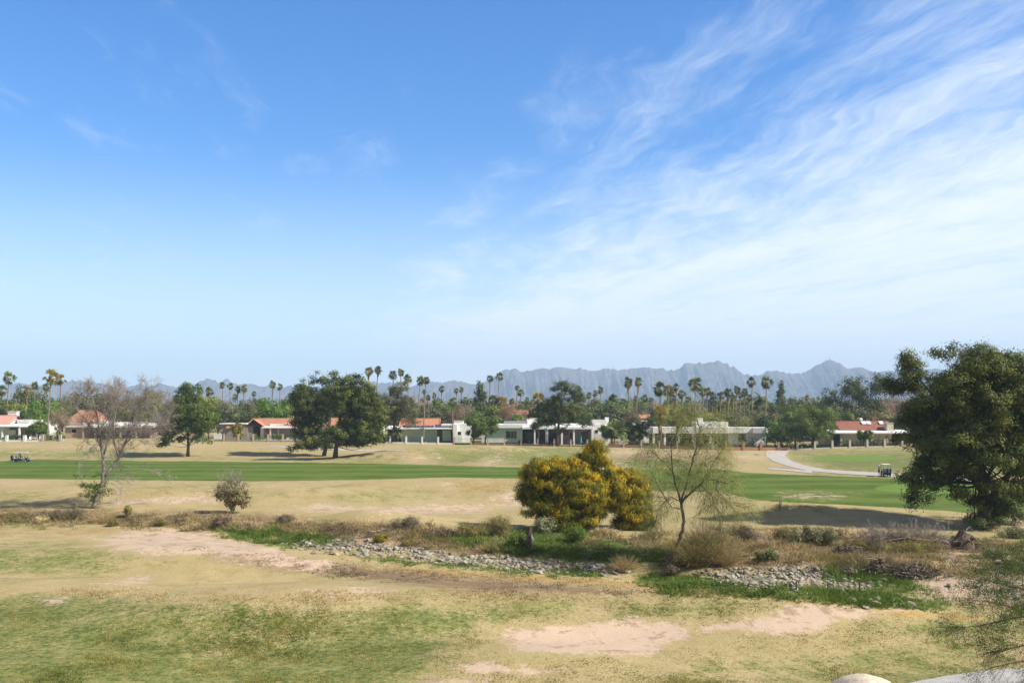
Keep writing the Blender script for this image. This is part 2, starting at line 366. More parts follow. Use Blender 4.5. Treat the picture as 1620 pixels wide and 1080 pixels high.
M['pillarpale']=simple('pale_pillar_block',(.62,.56,.50),.85,.12,3)
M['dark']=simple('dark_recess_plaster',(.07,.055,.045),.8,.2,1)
M['wood']=simple('dark_timber',(.09,.055,.035),.7,.25,2)
M['glass']=simple('dark_window_glass',(.018,.026,.030),.06,.1,1,spec=.6,bstr=0)
M['frame']=simple('white_window_frame',(.75,.75,.74),.5,.05,2)
M['solar']=simple('solar_panel',(.035,.045,.085),.2,.1,4,spec=.6,bstr=0)
M['metal']=simple('dark_iron',(.035,.035,.035),.5,.1,3,metal=.4)
M['steel']=simple('galvanised_steel',(.45,.46,.47),.4,.1,3,metal=.7)
M['concrete']=simple('path_concrete',(.43,.395,.36),.9,.12,.6)
M['sidewalk']=simple('sidewalk_concrete',(.40,.385,.37),.9,.10,1.2)
M['patio']=simple('patio_concrete',(.55,.50,.45),.9,.1,.6)
M['lawn']=simple('yard_lawn',(.10,.20,.045),.95,.25,2)

M['stone']=simple('riprap_stone',(.36,.32,.265),.9,.3,1.5,bstr=.6,c2=(.22,.19,.155))
M['stone']=stone_mat()
M['boulder']=simple('pale_boulder',(.66,.56,.44),.9,.22,6,bstr=.25)
M['bark']=simple('bark_grey_brown',(.13,.105,.085),.95,.35,4,bstr=1)
M['barkpine']=simple('bark_pine',(.17,.135,.11),.95,.4,3,bstr=1)
M['barkpale']=simple('bark_pale_twigs',(.33,.29,.25),.9,.3,3)
M['barktwig']=simple('bark_twigs_warm',(.26,.205,.165),.9,.3,3)
M['deadwood']=simple('dead_wood',(.15,.11,.08),.95,.4,4,bstr=1,c2=(.07,.05,.04))
M['deadpale']=simple('bleached_branches',(.42,.38,.34),.9,.3,4)
M['bareb']=simple('bare_grey_twigs',(.34,.30,.265),.9,.3,3)
M['palmbark']=simple('palm_trunk',(.34,.26,.195),.9,.3,5,bstr=1)
M['palmbarkdark']=simple('palm_trunk_dark',(.12,.085,.06),.95,.3,5,bstr=1)
M['cartblue']=simple('navy_cart_body',(.012,.02,.06),.3,.1,3,spec=.5)
M['black']=simple('black_rubber',(.012,.012,.012),.6,.1,3)
M['seat']=simple('cart_seat_vinyl',(.45,.42,.38),.6,.1,3)
M['cartroof']=simple('cart_roof_white',(.72,.70,.66),.5,.05,3)
M['skin']=simple('skin',(.42,.24,.16),.6,.05,3)
M['hair']=simple('dark_hair',(.03,.02,.015),.8,.1,3)
M['shirtblue']=simple('light_blue_cloth',(.28,.48,.68),.85,.08,3)
M['shirtnavy']=simple('navy_cloth',(.03,.05,.16),.85,.08,3)
M['shirtwhite']=simple('white_cloth',(.7,.7,.7),.85,.08,3)
M['pants']=simple('dark_cloth',(.02,.022,.03),.85,.08,3)
M['teal']=simple('teal_canvas',(.02,.33,.31),.8,.08,3)
M['terracotta']=simple('terracotta_pot',(.42,.13,.07),.8,.1,3)
M['pine']=leafmat('pine_needles',(.022,.038,.010),(.058,.082,.020),(.15,.165,.04),.15)
M['pinegrey']=leafmat('grey_pine_needles',(.055,.065,.035),(.105,.115,.055),(.18,.18,.08),.15)
M['round']=leafmat('broadleaf_green',(.04,.07,.015),(.085,.13,.03),(.16,.21,.05),.25)
M['citrus']=leafmat('citrus_leaves',(.03,.055,.01),(.075,.12,.018),(.15,.20,.03),.2)
M['bright']=leafmat('bright_green_leaves',(.05,.10,.018),(.09,.17,.03),(.16,.26,.05),.25)
M['lime']=leafmat('yellow_green_leaves',(.09,.12,.02),(.17,.21,.04),(.27,.29,.07),.25)
M['olive']=leafmat('olive_leaves',(.09,.09,.045),(.15,.14,.07),(.23,.20,.10),.2)
M['deep']=leafmat('dark_evergreen_leaves',(.03,.048,.016),(.065,.09,.032),(.12,.145,.05),.12)
M['bluegreen']=leafmat('grey_green_leaves',(.06,.075,.045),(.11,.13,.075),(.17,.18,.10),.2)
M['brownish']=leafmat('brown_dry_twigs',(.14,.10,.07),(.21,.155,.115),(.30,.23,.18),.1)
M['reddish']=leafmat('reddish_brown_twigs',(.14,.075,.045),(.22,.12,.075),(.30,.19,.12),.1)
M['palm']=leafmat('palm_fronds',(.045,.07,.018),(.10,.135,.035),(.21,.23,.075),.2,.3)
M['palmyellow']=leafmat('palm_fronds_yellowing',(.10,.12,.03),(.24,.21,.05),(.50,.33,.06),.2,.1)
M['deadfrond']=leafmat('dead_fronds',(.16,.10,.05),(.27,.19,.10),(.40,.30,.17),.1)
M['gold']=leafmat('acacia_blossom_foliage',(.035,.055,.010),(.115,.13,.016),(.52,.365,.014),.25,.0)
M['palo']=leafmat('palo_verde_twigs',(.12,.14,.05),(.22,.25,.09),(.36,.37,.17),.3,.0)
M['mesq']=leafmat('mesquite_leaves',(.03,.055,.012),(.075,.12,.028),(.14,.19,.055),.2,.0)
M['weed']=leafmat('green_weeds',(.05,.085,.018),(.10,.165,.032),(.19,.26,.06),.3,0)
M['grassy']=leafmat('short_turf_blades',(.06,.09,.02),(.15,.17,.045),(.40,.33,.14),.3,0)
M['dryweed']=leafmat('dry_weeds',(.16,.125,.075),(.32,.265,.155),(.53,.45,.28),.2,0)
M['brush']=leafmat('brown_brush',(.055,.048,.038),(.115,.098,.075),(.20,.17,.125),.1,0)
M['sage']=leafmat('sage_shrub',(.10,.12,.07),(.17,.19,.11),(.27,.27,.16),.2,0)
M['scrub']=leafmat('olive_scrub',(.09,.085,.03),(.17,.15,.06),(.27,.24,.10),.2,.2)
M['hedge']=leafmat('hedge_leaves',(.02,.035,.01),(.045,.07,.02),(.08,.11,.03),.1,0)

# ------------------------------------------------------------------ ground sheet
def build_ground():
    ys=list(np.arange(1180,700,-1.5))+list(np.arange(700,650,-.7))
    Dv=[F*CAMH/(y-HY) for y in ys]
    Dv=[-60,-20,0,10,18,24,28,31]+Dv+[3600,3900,4400,6000,9000,15000,26000]
    Dv=np.array(sorted(set(Dv)))
    u=np.concatenate([[-3,-2,-1.4,-1.0,-.8,-.68],np.arange(-.60,.6001,.0024),[.68,.8,1.0,1.4,2,3]])
    UU,DD=np.meshgrid(u,Dv)
    X=UU*(np.maximum(DD,24)); Y=DD; Z=H(X,Y)
    V=np.stack([X,Y,Z],-1).reshape(-1,3); n,mm=X.shape
    i=np.arange(n-1)[:,None]*mm+np.arange(mm-1)[None,:]
    Fq=np.stack([i,i+1,i+mm+1,i+mm],-1).reshape(-1,4)
    me=mesh_poly('ground',V,Fq,M['ground'],smooth=True)
    Yc=np.maximum(Y,12).reshape(-1)
    px=810+F*X.reshape(-1)/Yc; py=HY+(CAMH-Z.reshape(-1))*F/Yc
    z=zones(px,py)
    far=Y.reshape(-1)>500
    for k in z: z[k]=np.where(far,0,z[k])
    z['green']=np.where(far,.6,z['green'])
    A=np.stack([z['fair'],z['dirt'],z['lush'],z['brown']],-1).astype(np.float32)
    B=np.stack([z['green'],z['gold'],z['putt'],np.ones_like(z['putt'])],-1).astype(np.float32)
    for nm,arr in (('zone_a',A),('zone_b',B)):
        at=me.attributes.new(nm,'FLOAT_COLOR','POINT'); at.data.foreach_set('color',arr.reshape(-1))
    tag(newobj('ground',me),kind='structure',label='rolling golf course turf with dry tan, green and bare earth patches')
build_ground()

def ribbon(name,L,Rr,mat,label,off=.06,n=80,thick=.25):
    """sheet between two pixel polylines (same number of knots)"""
    def res(Q):
        Q=np.array(Q,float); d=np.concatenate([[0],np.cumsum(np.hypot(*(np.diff(Q,axis=0)*[1,5]).T))]); t=np.linspace(0,d[-1],n)
        return np.stack([np.interp(t,d,Q[:,0]),np.interp(t,d,Q[:,1])],-1)
    A=[G(*p) for p in res(L)]; B=[G(*p) for p in res(Rr)]
    V=[];Fq=[]; k=7
    for a,b in zip(A,B):
        row=[a.lerp(b,j/(k-1)) for j in range(k)]
        pts=[Vector((q.x,q.y,gz(q.x,q.y)+off)) for q in row]
        pts=[pts[0]-Vector((0,0,thick))]+pts+[pts[-1]-Vector((0,0,thick))]
        V+=pts
    w=k+2
    for i in range(n-1):
        for j in range(w-1): Fq.append((i*w+j,i*w+j+1,(i+1)*w+j+1,(i+1)*w+j))
    me=mesh_poly(name,[tuple(v) for v in V],Fq,mat,smooth=False)
    bm=bmesh.new(); bm.from_mesh(me); bmesh.ops.recalc_face_normals(bm,faces=bm.faces); bm.to_mesh(me); bm.free()
    return tag(newobj(name,me),kind='structure',label=label)
ribbon('cart_path',[(1252,711.5),(1247,714),(1241,720),(1250,728),(1272,736),(1305,742.5),(1360,746),(1400,748.5),(1450,752),(1560,757)],
       [(1215,711.8),(1211,715),(1212,721),(1222,729),(1245,737),(1275,744.5),(1330,749.5),(1380,752.5),(1440,757),(1560,763)],M['concrete'],'pale concrete cart path curving down past the putting green')
ribbon('cart_path',[(1213,740.2),(1250,742),(1285,745.5)],[(1213,742),(1250,745),(1285,749)],M['concrete'],'narrow concrete spur joining the cart path from the left')
ribbon('cart_path',[(425,705.4),(470,707.5),(530,710),(580,711.6),(640,712.2)],[(425,706.5),(470,709.5),(530,712.2),(580,713.6),(640,713.4)],M['concrete'],'thin pale cart path passing behind the twin pines')
ribbon('sidewalk',[(1400,1090),(1440,1080),(1500,1069),(1560,1061),(1625,1057),(1720,1056)],[(1400,1135),(1440,1135),(1500,1135),(1560,1135),(1625,1135),(1720,1135)],M['sidewalk'],'smooth grey concrete walk in the bottom right corner',.03)
# ------------------------------------------------------------------ vegetation generators
def nrm(a): return a/np.maximum(np.linalg.norm(a,axis=-1,keepdims=True),1e-9)
def leaf_geo(Pc,Nn,L,W,r,tang=None):
    """rhombic leaf sprays centred on Pc with normal Nn -> verts (n*4,3)"""
    n=len(Pc)
    t=tang if tang is not None else r.normal(size=(n,3))
    t=nrm(t-Nn*np.sum(t*Nn,-1,keepdims=True)); b=np.cross(Nn,t)
    l=(L*r.uniform(.6,1.3,n))[:,None]/2; w=(W*r.uniform(.6,1.3,n))[:,None]/2
    return np.stack([Pc-t*l,Pc+b*w,Pc+t*l,Pc-b*w],1).reshape(-1,3)
def crown_mesh(name,blobs,nclump,per,cs,L,W,mat,seed=1,shell=.55,up=.35,flat=.7,tang='rand',tintlift=0,topbias=0.0):
    """blobs: (cx,cy,cz,rx,ry,rz). Leaf clumps spread through each blob's outer volume."""
    r=np.random.default_rng(seed); bl=np.array(blobs,float)
    wgt=(bl[:,3]*bl[:,4]+bl[:,3]*bl[:,5]+bl[:,4]*bl[:,5]); wgt/=wgt.sum()
    idx=r.choice(len(bl),nclump,p=wgt)
    d=nrm(r.normal(size=(nclump,3))); d[:,2]=np.where(d[:,2]<-.5,d[:,2]*.4,d[:,2]); d=nrm(d)
    rad=shell+(1.06-shell)*r.random(nclump)**.7
    B=bl[idx]; C=B[:,:3]+d*B[:,3:]*rad[:,None]
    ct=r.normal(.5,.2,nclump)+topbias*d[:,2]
    k=np.repeat(np.arange(nclump),per); n=len(k)
    o=r.normal(size=(n,3))*cs*[1,1,flat]*.55
    Pp=C[k]+o
    N=nrm(.95*o/cs+.85*d[k]+.38*r.normal(size=(n,3))+[0,0,up*.7])
    tg=None
    if tang=='up': tg=r.normal(size=(n,3))*.5+d[k]*.7+[0,0,.8]
    if tang=='out': tg=r.normal(size=(n,3))*.45+d[k]
    if tang=='down': tg=r.normal(size=(n,3))*.3+[0,0,-1]
    V=leaf_geo(Pp,N,L,W,r,tg)
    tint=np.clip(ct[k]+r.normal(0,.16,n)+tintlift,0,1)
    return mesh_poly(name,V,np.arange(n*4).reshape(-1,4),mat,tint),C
def limb(mb,a,b,r0,r1,r,sag=.12,n=5,sides=5):
    a=np.array(a,float); b=np.array(b,float); Lg=np.linalg.norm(b-a)
    mid=r.normal(0,sag*.4,3)*Lg; mid[2]-=sag*Lg*.5
    pts=[]; 
    for i in range(n+1):
        t=i/n; pts.append(a+(b-a)*t+mid*math.sin(math.pi*t))
    mb.tube(pts,[r0+(r1-r0)*(i/n)**.7 for i in range(n+1)],sides)
    return pts
def trunk_mesh(name,mat,path,r0,r1,targets,seed=1,lr=.35,twigs=None,sides=9):
    """tapering trunk along path, limbs to the targets"""
    r=np.random.default_rng(seed); mb=MB(); m=len(path)
    rr=[r0+(r1-r0)*(i/(m-1)) for i in range(m)]; rr[0]*=1.25
    mb.tube(path,rr,sides)
    pa=np.array(path,float)
    ends=[]
    for t in targets:
        t=np.array(t,float)
        cand=[i for i in range(max(1,m//3),m) if pa[i][2]<t[2]-.1] or [m//2]
        i=cand[int(r.integers(len(cand)))] if len(cand)<3 else cand[min(len(cand)-1,int(len(cand)*r.uniform(.3,1)))]
        rad=max(rr[i]*lr*r.uniform(.7,1.2),.02)
        pts=limb(mb,pa[i],t,rad,rad*.25,r); ends.append((pts,rad))
    if twigs is not None:
        allp=[(p,rad) for pts,rad in ends for p in pts[2:]]
        A=np.array([p for p,_ in allp]) if allp else pa
        for c in twigs:
            j=int(np.argmin(np.sum((A-c)**2,1))); limb(mb,A[j],c,max(.018,lr*.06*r0*2),.008,r,.08,2,3)
    me=mesh_poly(name,mb.v,mb.f,mat,smooth=True); return me
def branchy(mb,p,d,L,r,depth,rg,spread=.6,up=.15,nch=(3,5),seg=3,wig=.12,minr=.006,ratio=.62,droop=0.0,tips=None,sides=None):
    p=np.array(p,float); d=np.array(d,float); d/=np.linalg.norm(d)
    pts=[p]; rad=[r]
    for i in range(seg):
        d=d+rg.normal(0,wig,3)+np.array([0,0,up*.25-droop*.35]); d/=np.linalg.norm(d)
        p=p+d*L/seg; pts.append(p); rad.append(max(minr,r*(1-.55*(i+1)/seg)))
    n=sides or (6 if r>.07 else (4 if r>.025 else 3))
    mb.tube(pts,rad,n,cap=False)
    if depth<=0:
        if tips is not None: tips.append((pts[-1],d))
        return
    for c in range(int(rg.integers(nch[0],nch[1]+1))):
        t=rg.uniform(.3,1.0); i=min(seg-1,int(t*seg)); q=pts[i]+(pts[i+1]-pts[i])*(t*seg-i)
        nd=d+rg.normal(0,spread,3); nd[2]+=up
        branchy(mb,q,nd,L*ratio*rg.uniform(.7,1.2),max(minr,rad[i+1]*.6),depth-1,rg,spread,up,nch,seg,wig,minr,ratio,droop,tips,sides)

def tree(name,label,cat,base,crown_me,trunk_me,group=None,extra=None,scale=(1,1,1),rz=0.0):
    e=empty(name,base,rz,label,cat,group); e.scale=scale
    if trunk_me: newobj('trunk',trunk_me,e)
    if crown_me: newobj('crown',crown_me,e)
    return e

PENDING=[]   # (object, photo column, base phrase) -> unique labels
def later(o,px,phrase): PENDING.append((o,px,phrase))

# ---------------------------------------------------------------- palms
def palm_crown(name,seed,nf=34,rad=2.2,mat=None,low=-1.15):
    r=np.random.default_rng(seed); V=[];T=[]
    for f in range(nf):
        el=r.uniform(low,1.35) if f>5 else r.uniform(.9,1.5)
        az=r.uniform(0,2*math.pi); el=el if el<1.3 else r.uniform(.3,1.3); d=np.array([math.cos(az)*math.cos(el),math.sin(az)*math.cos(el),math.sin(el)])
        side=nrm(np.cross(d,[0,0,1.0001])); upv=np.cross(side,d); ro=r.uniform(-1.3,1.3); side=side*math.cos(ro)+upv*math.sin(ro); upv=np.cross(side,d)
        Ls=rad*r.uniform(.18,.52); hub=d*Ls-np.array([0,0,.08*rad*(1-abs(math.sin(el)))])
        # petiole
        V+= [d*.1,d*.1+side*.03,hub+side*.03,hub]; T.append(.35)
        nb=9
        for b in range(nb):
            a=(b/(nb-1)-.5)*math.radians(125)
            bd=nrm(d*math.cos(a)+side*math.sin(a)+upv*r.uniform(-.12,.12)); bl=rad*.52*r.uniform(.85,1.1)*(1-.25*abs(b/(nb-1)-.5))
            droop=np.array([0,0,-.20*bl*r.uniform(.2,1.3)])
            w=np.cross(bd,upv)*bl*.085
            mid=hub+bd*bl*.6+droop*.25; tip=hub+bd*bl+droop
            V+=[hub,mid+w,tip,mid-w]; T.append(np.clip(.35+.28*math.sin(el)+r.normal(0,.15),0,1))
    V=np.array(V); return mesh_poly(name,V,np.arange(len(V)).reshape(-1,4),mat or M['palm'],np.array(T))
def palm_skirt(name,seed,rad=1.0,Lh=2.0,n=150):
    r=np.random.default_rng(seed); az=r.uniform(0,2*math.pi,n); zt=-r.uniform(0,Lh,n)
    k=rad*(1-.45*(-zt/Lh))
    Pp=np.stack([np.cos(az)*k*.55,np.sin(az)*k*.55,zt],-1); N=np.stack([np.cos(az),np.sin(az),r.normal(0,.2,n)],-1)
    V=leaf_geo(Pp,nrm(N),1.0,.28,r,np.stack([np.cos(az)*.35,np.sin(az)*.35,-np.ones(n)],-1))
    return mesh_poly(name,V,np.arange(n*4).reshape(-1,4),M['deadfrond'],r.uniform(0,1,n))
def feather_crown(name,seed,nf=26,L=2.6):
    r=np.random.default_rng(seed); V=[];T=[]
    for f in range(nf):
        az=r.uniform(0,2*math.pi); el=r.uniform(-.1,1.3); h=np.array([math.cos(az),math.sin(az),0]); side=np.array([-h[1],h[0],0])
        p=np.zeros(3); d=h*math.cos(el)+np.array([0,0,math.sin(el)]); 
        for s in range(9):
            d=nrm(d+np.array([0,0,-.17])); q=p+d*L/9; w=.5*math.sin(math.pi*(s+1)/10.5)+.08
            for sg in (-1,1):
                tip=(p+q)/2+side*sg*w+d*.25-np.array([0,0,.22*w]); V+=[p,q,tip+d*.06,tip-d*.06]; T.append(np.clip(.4+.2*d[2]+r.normal(0,.15),0,1))
            p=q
    V=np.array(V); return mesh_poly(name,V,np.arange(len(V)).reshape(-1,4),M['palm'],np.array(T))
PCROWN=[palm_crown('palm_crown_mesh',s,30+3*(s%3),2.0) for s in range(5)]
PCY=[palm_crown('palm_crown_mesh',20+s,34,2.0,M['palmyellow'],-1.2) for s in range(2)]
PSK=[palm_skirt('skirt_mesh',s) for s in range(3)]
FCROWN=[feather_crown('feather_crown_mesh',s) for s in range(2)]
def palm(px,top,D,cw,bx=None,kind='g',label=None,skirt=.5,tr=.17,base_py=None,dark=False):
    """px/top: crown centre column and top row; cw crown width px; bx column of the trunk foot"""
    sc_=D/F; c=P(px,top,D); r=max(cw,7)*.5*sc_*1.22; cz=c.z-r*.95
    bx=px+random.uniform(-2,2) if bx is None else bx
    bX=(bx-810)*sc_; bz=gz(bX,D) if base_py is None else CAMH+(HY-base_py)*sc_
    e=empty('fan_palm' if kind!='f' else 'feather_palm',(bX,D,bz)); dx=c.x-bX; h=cz-bz
    pts=[]; 
    for i in range(9):
        t=i/8; pts.append((dx*t**1.6,0.25*math.sin(t*3)*min(1,h/14),h*t))
    mb=MB(); mb.tube(pts,[tr*(1.35 if i==0 else (1.1-.42*i/8)) for i in range(9)],7)
    mb.build('trunk',M['palmbarkdark'] if dark else M['palmbark'],e,True)
    k=r/2.0
    cm=(random.choice(PCY) if kind=='y' else random.choice(FCROWN) if kind=='f' else random.choice(PCROWN))
    cr=newobj('crown',cm,e); cr.location=(dx,0,h); cr.scale=(k,k,k*1.05); cr.rotation_euler=(random.uniform(-.1,.1),random.uniform(-.1,.1),random.uniform(0,6.28))
    if skirt>0 and kind!='f':
        s=newobj('dead_fronds',random.choice(PSK),e); s.location=(dx*.98,0,h-.15); ks=k*.8; s.scale=(ks,ks,ks*skirt*1.6); s.rotation_euler=(0,0,random.uniform(0,6))
    tag(e,label,'palm tree','fan palms above the houses')
    return e
# ---------------------------------------------------------------- where phrase: landmarks by photo column (left limit, phrase)
LANDM=[(0,'behind the pink-roofed house'),(62,'behind the hip-roofed house'),(130,'behind the tall leafless tree'),(245,'behind the lone round tree'),
 (345,'behind the timber-gabled house'),(465,'behind the twin pines'),(612,'behind the glass-walled house'),(725,'behind the clipped citrus pair'),(798,'behind the green-paned window'),
 (838,'behind the patio pines'),(945,'behind the bushy patio trees'),(1025,'behind the squat fan palms'),(1095,'behind the white modern house'),(1222,'behind the weeping tree'),
 (1308,'behind the red-roofed house'),(1405,'behind the huge right-hand pine')]
def wh(px):
    s=LANDM[0][1]
    for a,b in LANDM:
        if px>=a: s=b
    return s
# ---- palms : px, top, D, crown width, foot column, kind, skirt
PALMS=[(15,585,330,21,8,'g',.2),(81,580,268,27,75,'y',.5),(96,589,330,19,95,'y',.5),(73,604,385,15,75,'g',.4),(42,607,350,17,42,'y',.8),(55,602,355,14,52,'g',.6),(30,618,350,12,29,'g',.9),(3,608,350,17,2,'g',.6),
 (352,603,430,11,352,'g',.5),(364,604,440,11,363,'g',.5),(376,609,400,12,375,'g',.8),(386,607,400,13,384,'g',.7),(331,610,400,15,331,'g',.6),(317,609,390,14,316,'g',.6),(402,618,520,8,401,'g',.6),(431,601,460,12,431,'g',.5),(443,605,460,11,442,'g',.6),(372,622,430,9,372,'g',.8),
 (583,578,330,16,582,'y',.8),(598,577,330,15,593,'g',.7),(622,583,345,17,622,'g',.4),(634,582,350,12,634,'g',.5),(645,590,340,15,646,'g',.8),(665,593,320,16,660,'g',.4),(674,593,275,14,670,'g',.4),(671,614,400,9,670,'g',1.3),(687,620,400,9,686,'g',.8),(699,609,380,10,697,'g',1.1),(677,623,380,10,677,'g',.8),
 (716,627,264,17,716,'g',.2),(722,613,440,8,722,'g',1.2),(730,611,430,9,729,'g',1.2),(737,627,520,7,737,'g',.8),(775,591,360,13,775,'g',.6),(790,588,360,13,786,'g',.4),(780,621,330,20,784,'g',.8),(793,624,330,20,791,'y',1.),(818,608,400,9,817,'g',.9),(824,614,380,12,823,'g',.5),(834,627,480,8,834,'g',.6),(810,629,430,10,811,'g',.8),
 (852,617,300,26,853,'y',.6),(915,608,390,11,915,'g',.9),(932,619,400,11,932,'g',.8),(941,616,420,11,941,'g',.8),(950,610,400,12,950,'g',.6),(942,632,380,11,943,'g',.6),(970,621,340,17,971,'g',.3),(994,595,350,17,996,'g',1.2),(1010,595,300,15,1005,'g',1.2),(1006,624,400,10,1006,'g',1.),(1019,622,420,13,1018,'g',1.),
 (1044,602,320,23,1045,'g',.5),(1057,606,320,20,1057,'y',.9),(1070,605,340,13,1070,'g',.8),(1079,614,350,15,1078,'g',1.2),(1100,592,264,27,1100,'g',.4),(1112,612,350,14,1112,'g',1.3),(1119,611,360,13,1118,'g',1.),(1128,618,380,13,1127,'g',1.2),(1140,617,380,14,1140,'g',1.2),(1152,612,370,17,1152,'g',1.4),(1166,609,370,13,1165,'g',1.),
 (1178,612,380,14,1177,'g',1.3),(1190,594,350,17,1190,'g',.5),(1213,592,330,21,1211,'g',.3),(1134,634,360,12,1134,'g',1.),(1147,633,365,12,1147,'g',1.),(1160,622,375,13,1160,'g',1.3),(1171,618,390,12,1171,'g',1.2),(1276,623,370,10,1275,'y',1.2),(1286,629,600,5,1286,'g',.5),(1294,626,560,7,1294,'g',.6),(1300,629,560,7,1300,'g',.6),(1253,632,500,8,1253,'g',.8),
 (1064,622,350,13,1063,'g',1.),(1089,625,370,12,1089,'g',1.2),(986,628,420,10,986,'g',.8),(1030,627,430,9,1030,'g',.8),(1185,622,380,12,1185,'g',1.2)]
def palm_phrase(p):
    x,top,D,cw,bx,k,sk=p
    size='very tall' if top<590 and cw>12 else 'tall' if top<600 else 'mid-height' if top<616 else 'short'
    col=' with yellowing fronds' if k=='y' else (' with a brown skirt' if sk>=1.1 else '')
    return f'{size} palm{col} {wh(x)}'
for p in PALMS:
    e=palm(p[0],p[1],p[2],p[3],p[4],p[5],None,p[6],tr=.17 if p[2]<300 else .21)
    later(e,p[0],palm_phrase(p))
palm(1044,637,262.5,31,1045,'y','squat fan palm with thick dark trunk in front of the white modern house',.9,tr=.55,dark=True)
palm(1072,650,266,24,1071,'g','lower squat fan palm beside the thick-trunked one at the white modern house',.9,tr=.42,dark=True)
palm(628,674,262.8,17,630,'f','tiny feather palm beside the pine trunk at the glass-walled house',0,tr=.16)
palm(975,666,264,30,971,'f','bushy feather palm in front of the pale walled patio',0,tr=.16)
palm(1204,620,345,22,1203,'f','pale feathery palm right of the tall palm pair beyond the white modern house',0,tr=.2)

# ---- background tree prototypes (unit: metres, crown ~10 m wide 8 m tall above a short trunk)
def proto(mat,seed,nb=9,rx=3.4,rz=3.3,cz=4.5,ncl=170,per=26,cs=.75,L=.5,W=.26,bark='bark',tang='rand',shell=.5,path=None,conic=False,top=.0):
    r=np.random.default_rng(seed); bl=[]
    for i in range(nb):
        a=r.uniform(0,6.28); q=math.sqrt(r.random())
        z=cz+r.uniform(-1,1)*rz*.6; k=1.0
        if conic: z=cz+(i/(nb-1)-.5)*rz*2.2; k=1.15-.85*(i/(nb-1))
        s=r.uniform(.38,.6)
        bl.append((math.cos(a)*rx*q*.75*k,math.sin(a)*rx*q*.75*k,z,rx*s*k,rx*s*k,rz*s*(.8 if conic else 1)))
    me,C=crown_mesh('crown_mesh',bl,ncl,per,cs,L,W,M[mat],seed,shell,tang=tang,topbias=top)
    tm=trunk_mesh('trunk_mesh',M[bark],path or [(0,0,-.4),(.05,.05,1.2),(.1,0,2.6),(0,.1,cz)],.22,.09,[b[:3] for b in bl],seed,.5)
    return me,tm,(rx*2.0,cz+rz*1.15)
PR={}
for i,(k,m,kw) in enumerate([('g','round',{}),('g','round',dict(nb=12,rx=3.8)),('l','lime',{}),('d','deep',dict(nb=11)),('d','deep',dict(nb=12,rx=3,rz=3.2)),('o','olive',dict(L=.4,W=.16,per=30)),('o','bluegreen',dict(L=.4,W=.16,per=30,nb=12)),
    ('t','bright',dict(nb=8)),('c','deep',dict(conic=True,nb=9,rx=2.9,rz=3.2,cz=4.8)),('s','bluegreen',dict(nb=13,rx=3.7,ncl=130)),('p','pine',dict(nb=11,rx=3.3,rz=3.3,shell=.35,cs=.62,L=.38,W=.12,per=40,cz=5.6)),('e','citrus',dict(nb=9,rx=3,rz=2.4,shell=.75,cz=4.2))]):
    PR.setdefault(k,[]).append(proto(m,50+i,**kw))
def bareproto(mat,seed,leafy=True):
    rg=np.random.default_rng(seed); mb=MB()
    mb.tube([(0,0,-.3),(.1,0,1),(0,.1,2)],[.25,.2,.17],7)
    for i in range(6):
        a=i*1.05+rg.uniform(-.3,.3); branchy(mb,(0,.05,1.9),(math.cos(a)*.8,math.sin(a)*.8,.9),3.0,.11,3,rg,.5,.18,(3,5),3,.14,.022,.66)
    tm=mesh_poly('trunk_mesh',mb.v,mb.f,M['barktwig'],smooth=True)
    cm=None
    if leafy: cm,_=crown_mesh('crown_mesh',[(0,0,5,3.4,3.4,2.8)],150,30,.7,.55,.05,M[mat],seed,.35)
    return cm,tm,(7.2,7.6)
PR['b']=[bareproto('brownish',81),bareproto('brownish',82)]
PR['r']=[bareproto('reddish',83)]
DESC={'g':'green broadleaf tree','l':'yellow-green leafy tree','d':'dark evergreen tree','o':'pale olive-green tree','t':'bright green leafy tree','c':'dark pointed conifer','s':'grey-green spreading tree','p':'tall open pine','b':'grey-brown leafless tree','r':'reddish-brown twiggy tree','e':'dense rounded dark citrus tree'}
def bg(x,top,w,D,kind,label=None,cat='tree',hs=None,group='trees behind the houses'):
    cm,tm,(pw,ph)=random.choice(PR[kind]); s=D/F; X=(x-810)*s; z0=gz(X,D)
    h=CAMH+(HY-top)*s-z0; kx=w*s/pw*(1.15 if D<400 else 1.0); kz=h/ph
    nm={'c':'conifer','p':'pine_tree','b':'bare_tree','r':'bare_tree','e':'citrus_tree'}.get(kind,'broadleaf_tree')
    e=tree(nm,None,cat,(X,D,z0),cm,tm,group,scale=(kx,kx,kz),rz=random.uniform(0,6.28))
    if label: e['label']=label
    else: later(e,x,DESC[kind]+' '+wh(x))
    return e
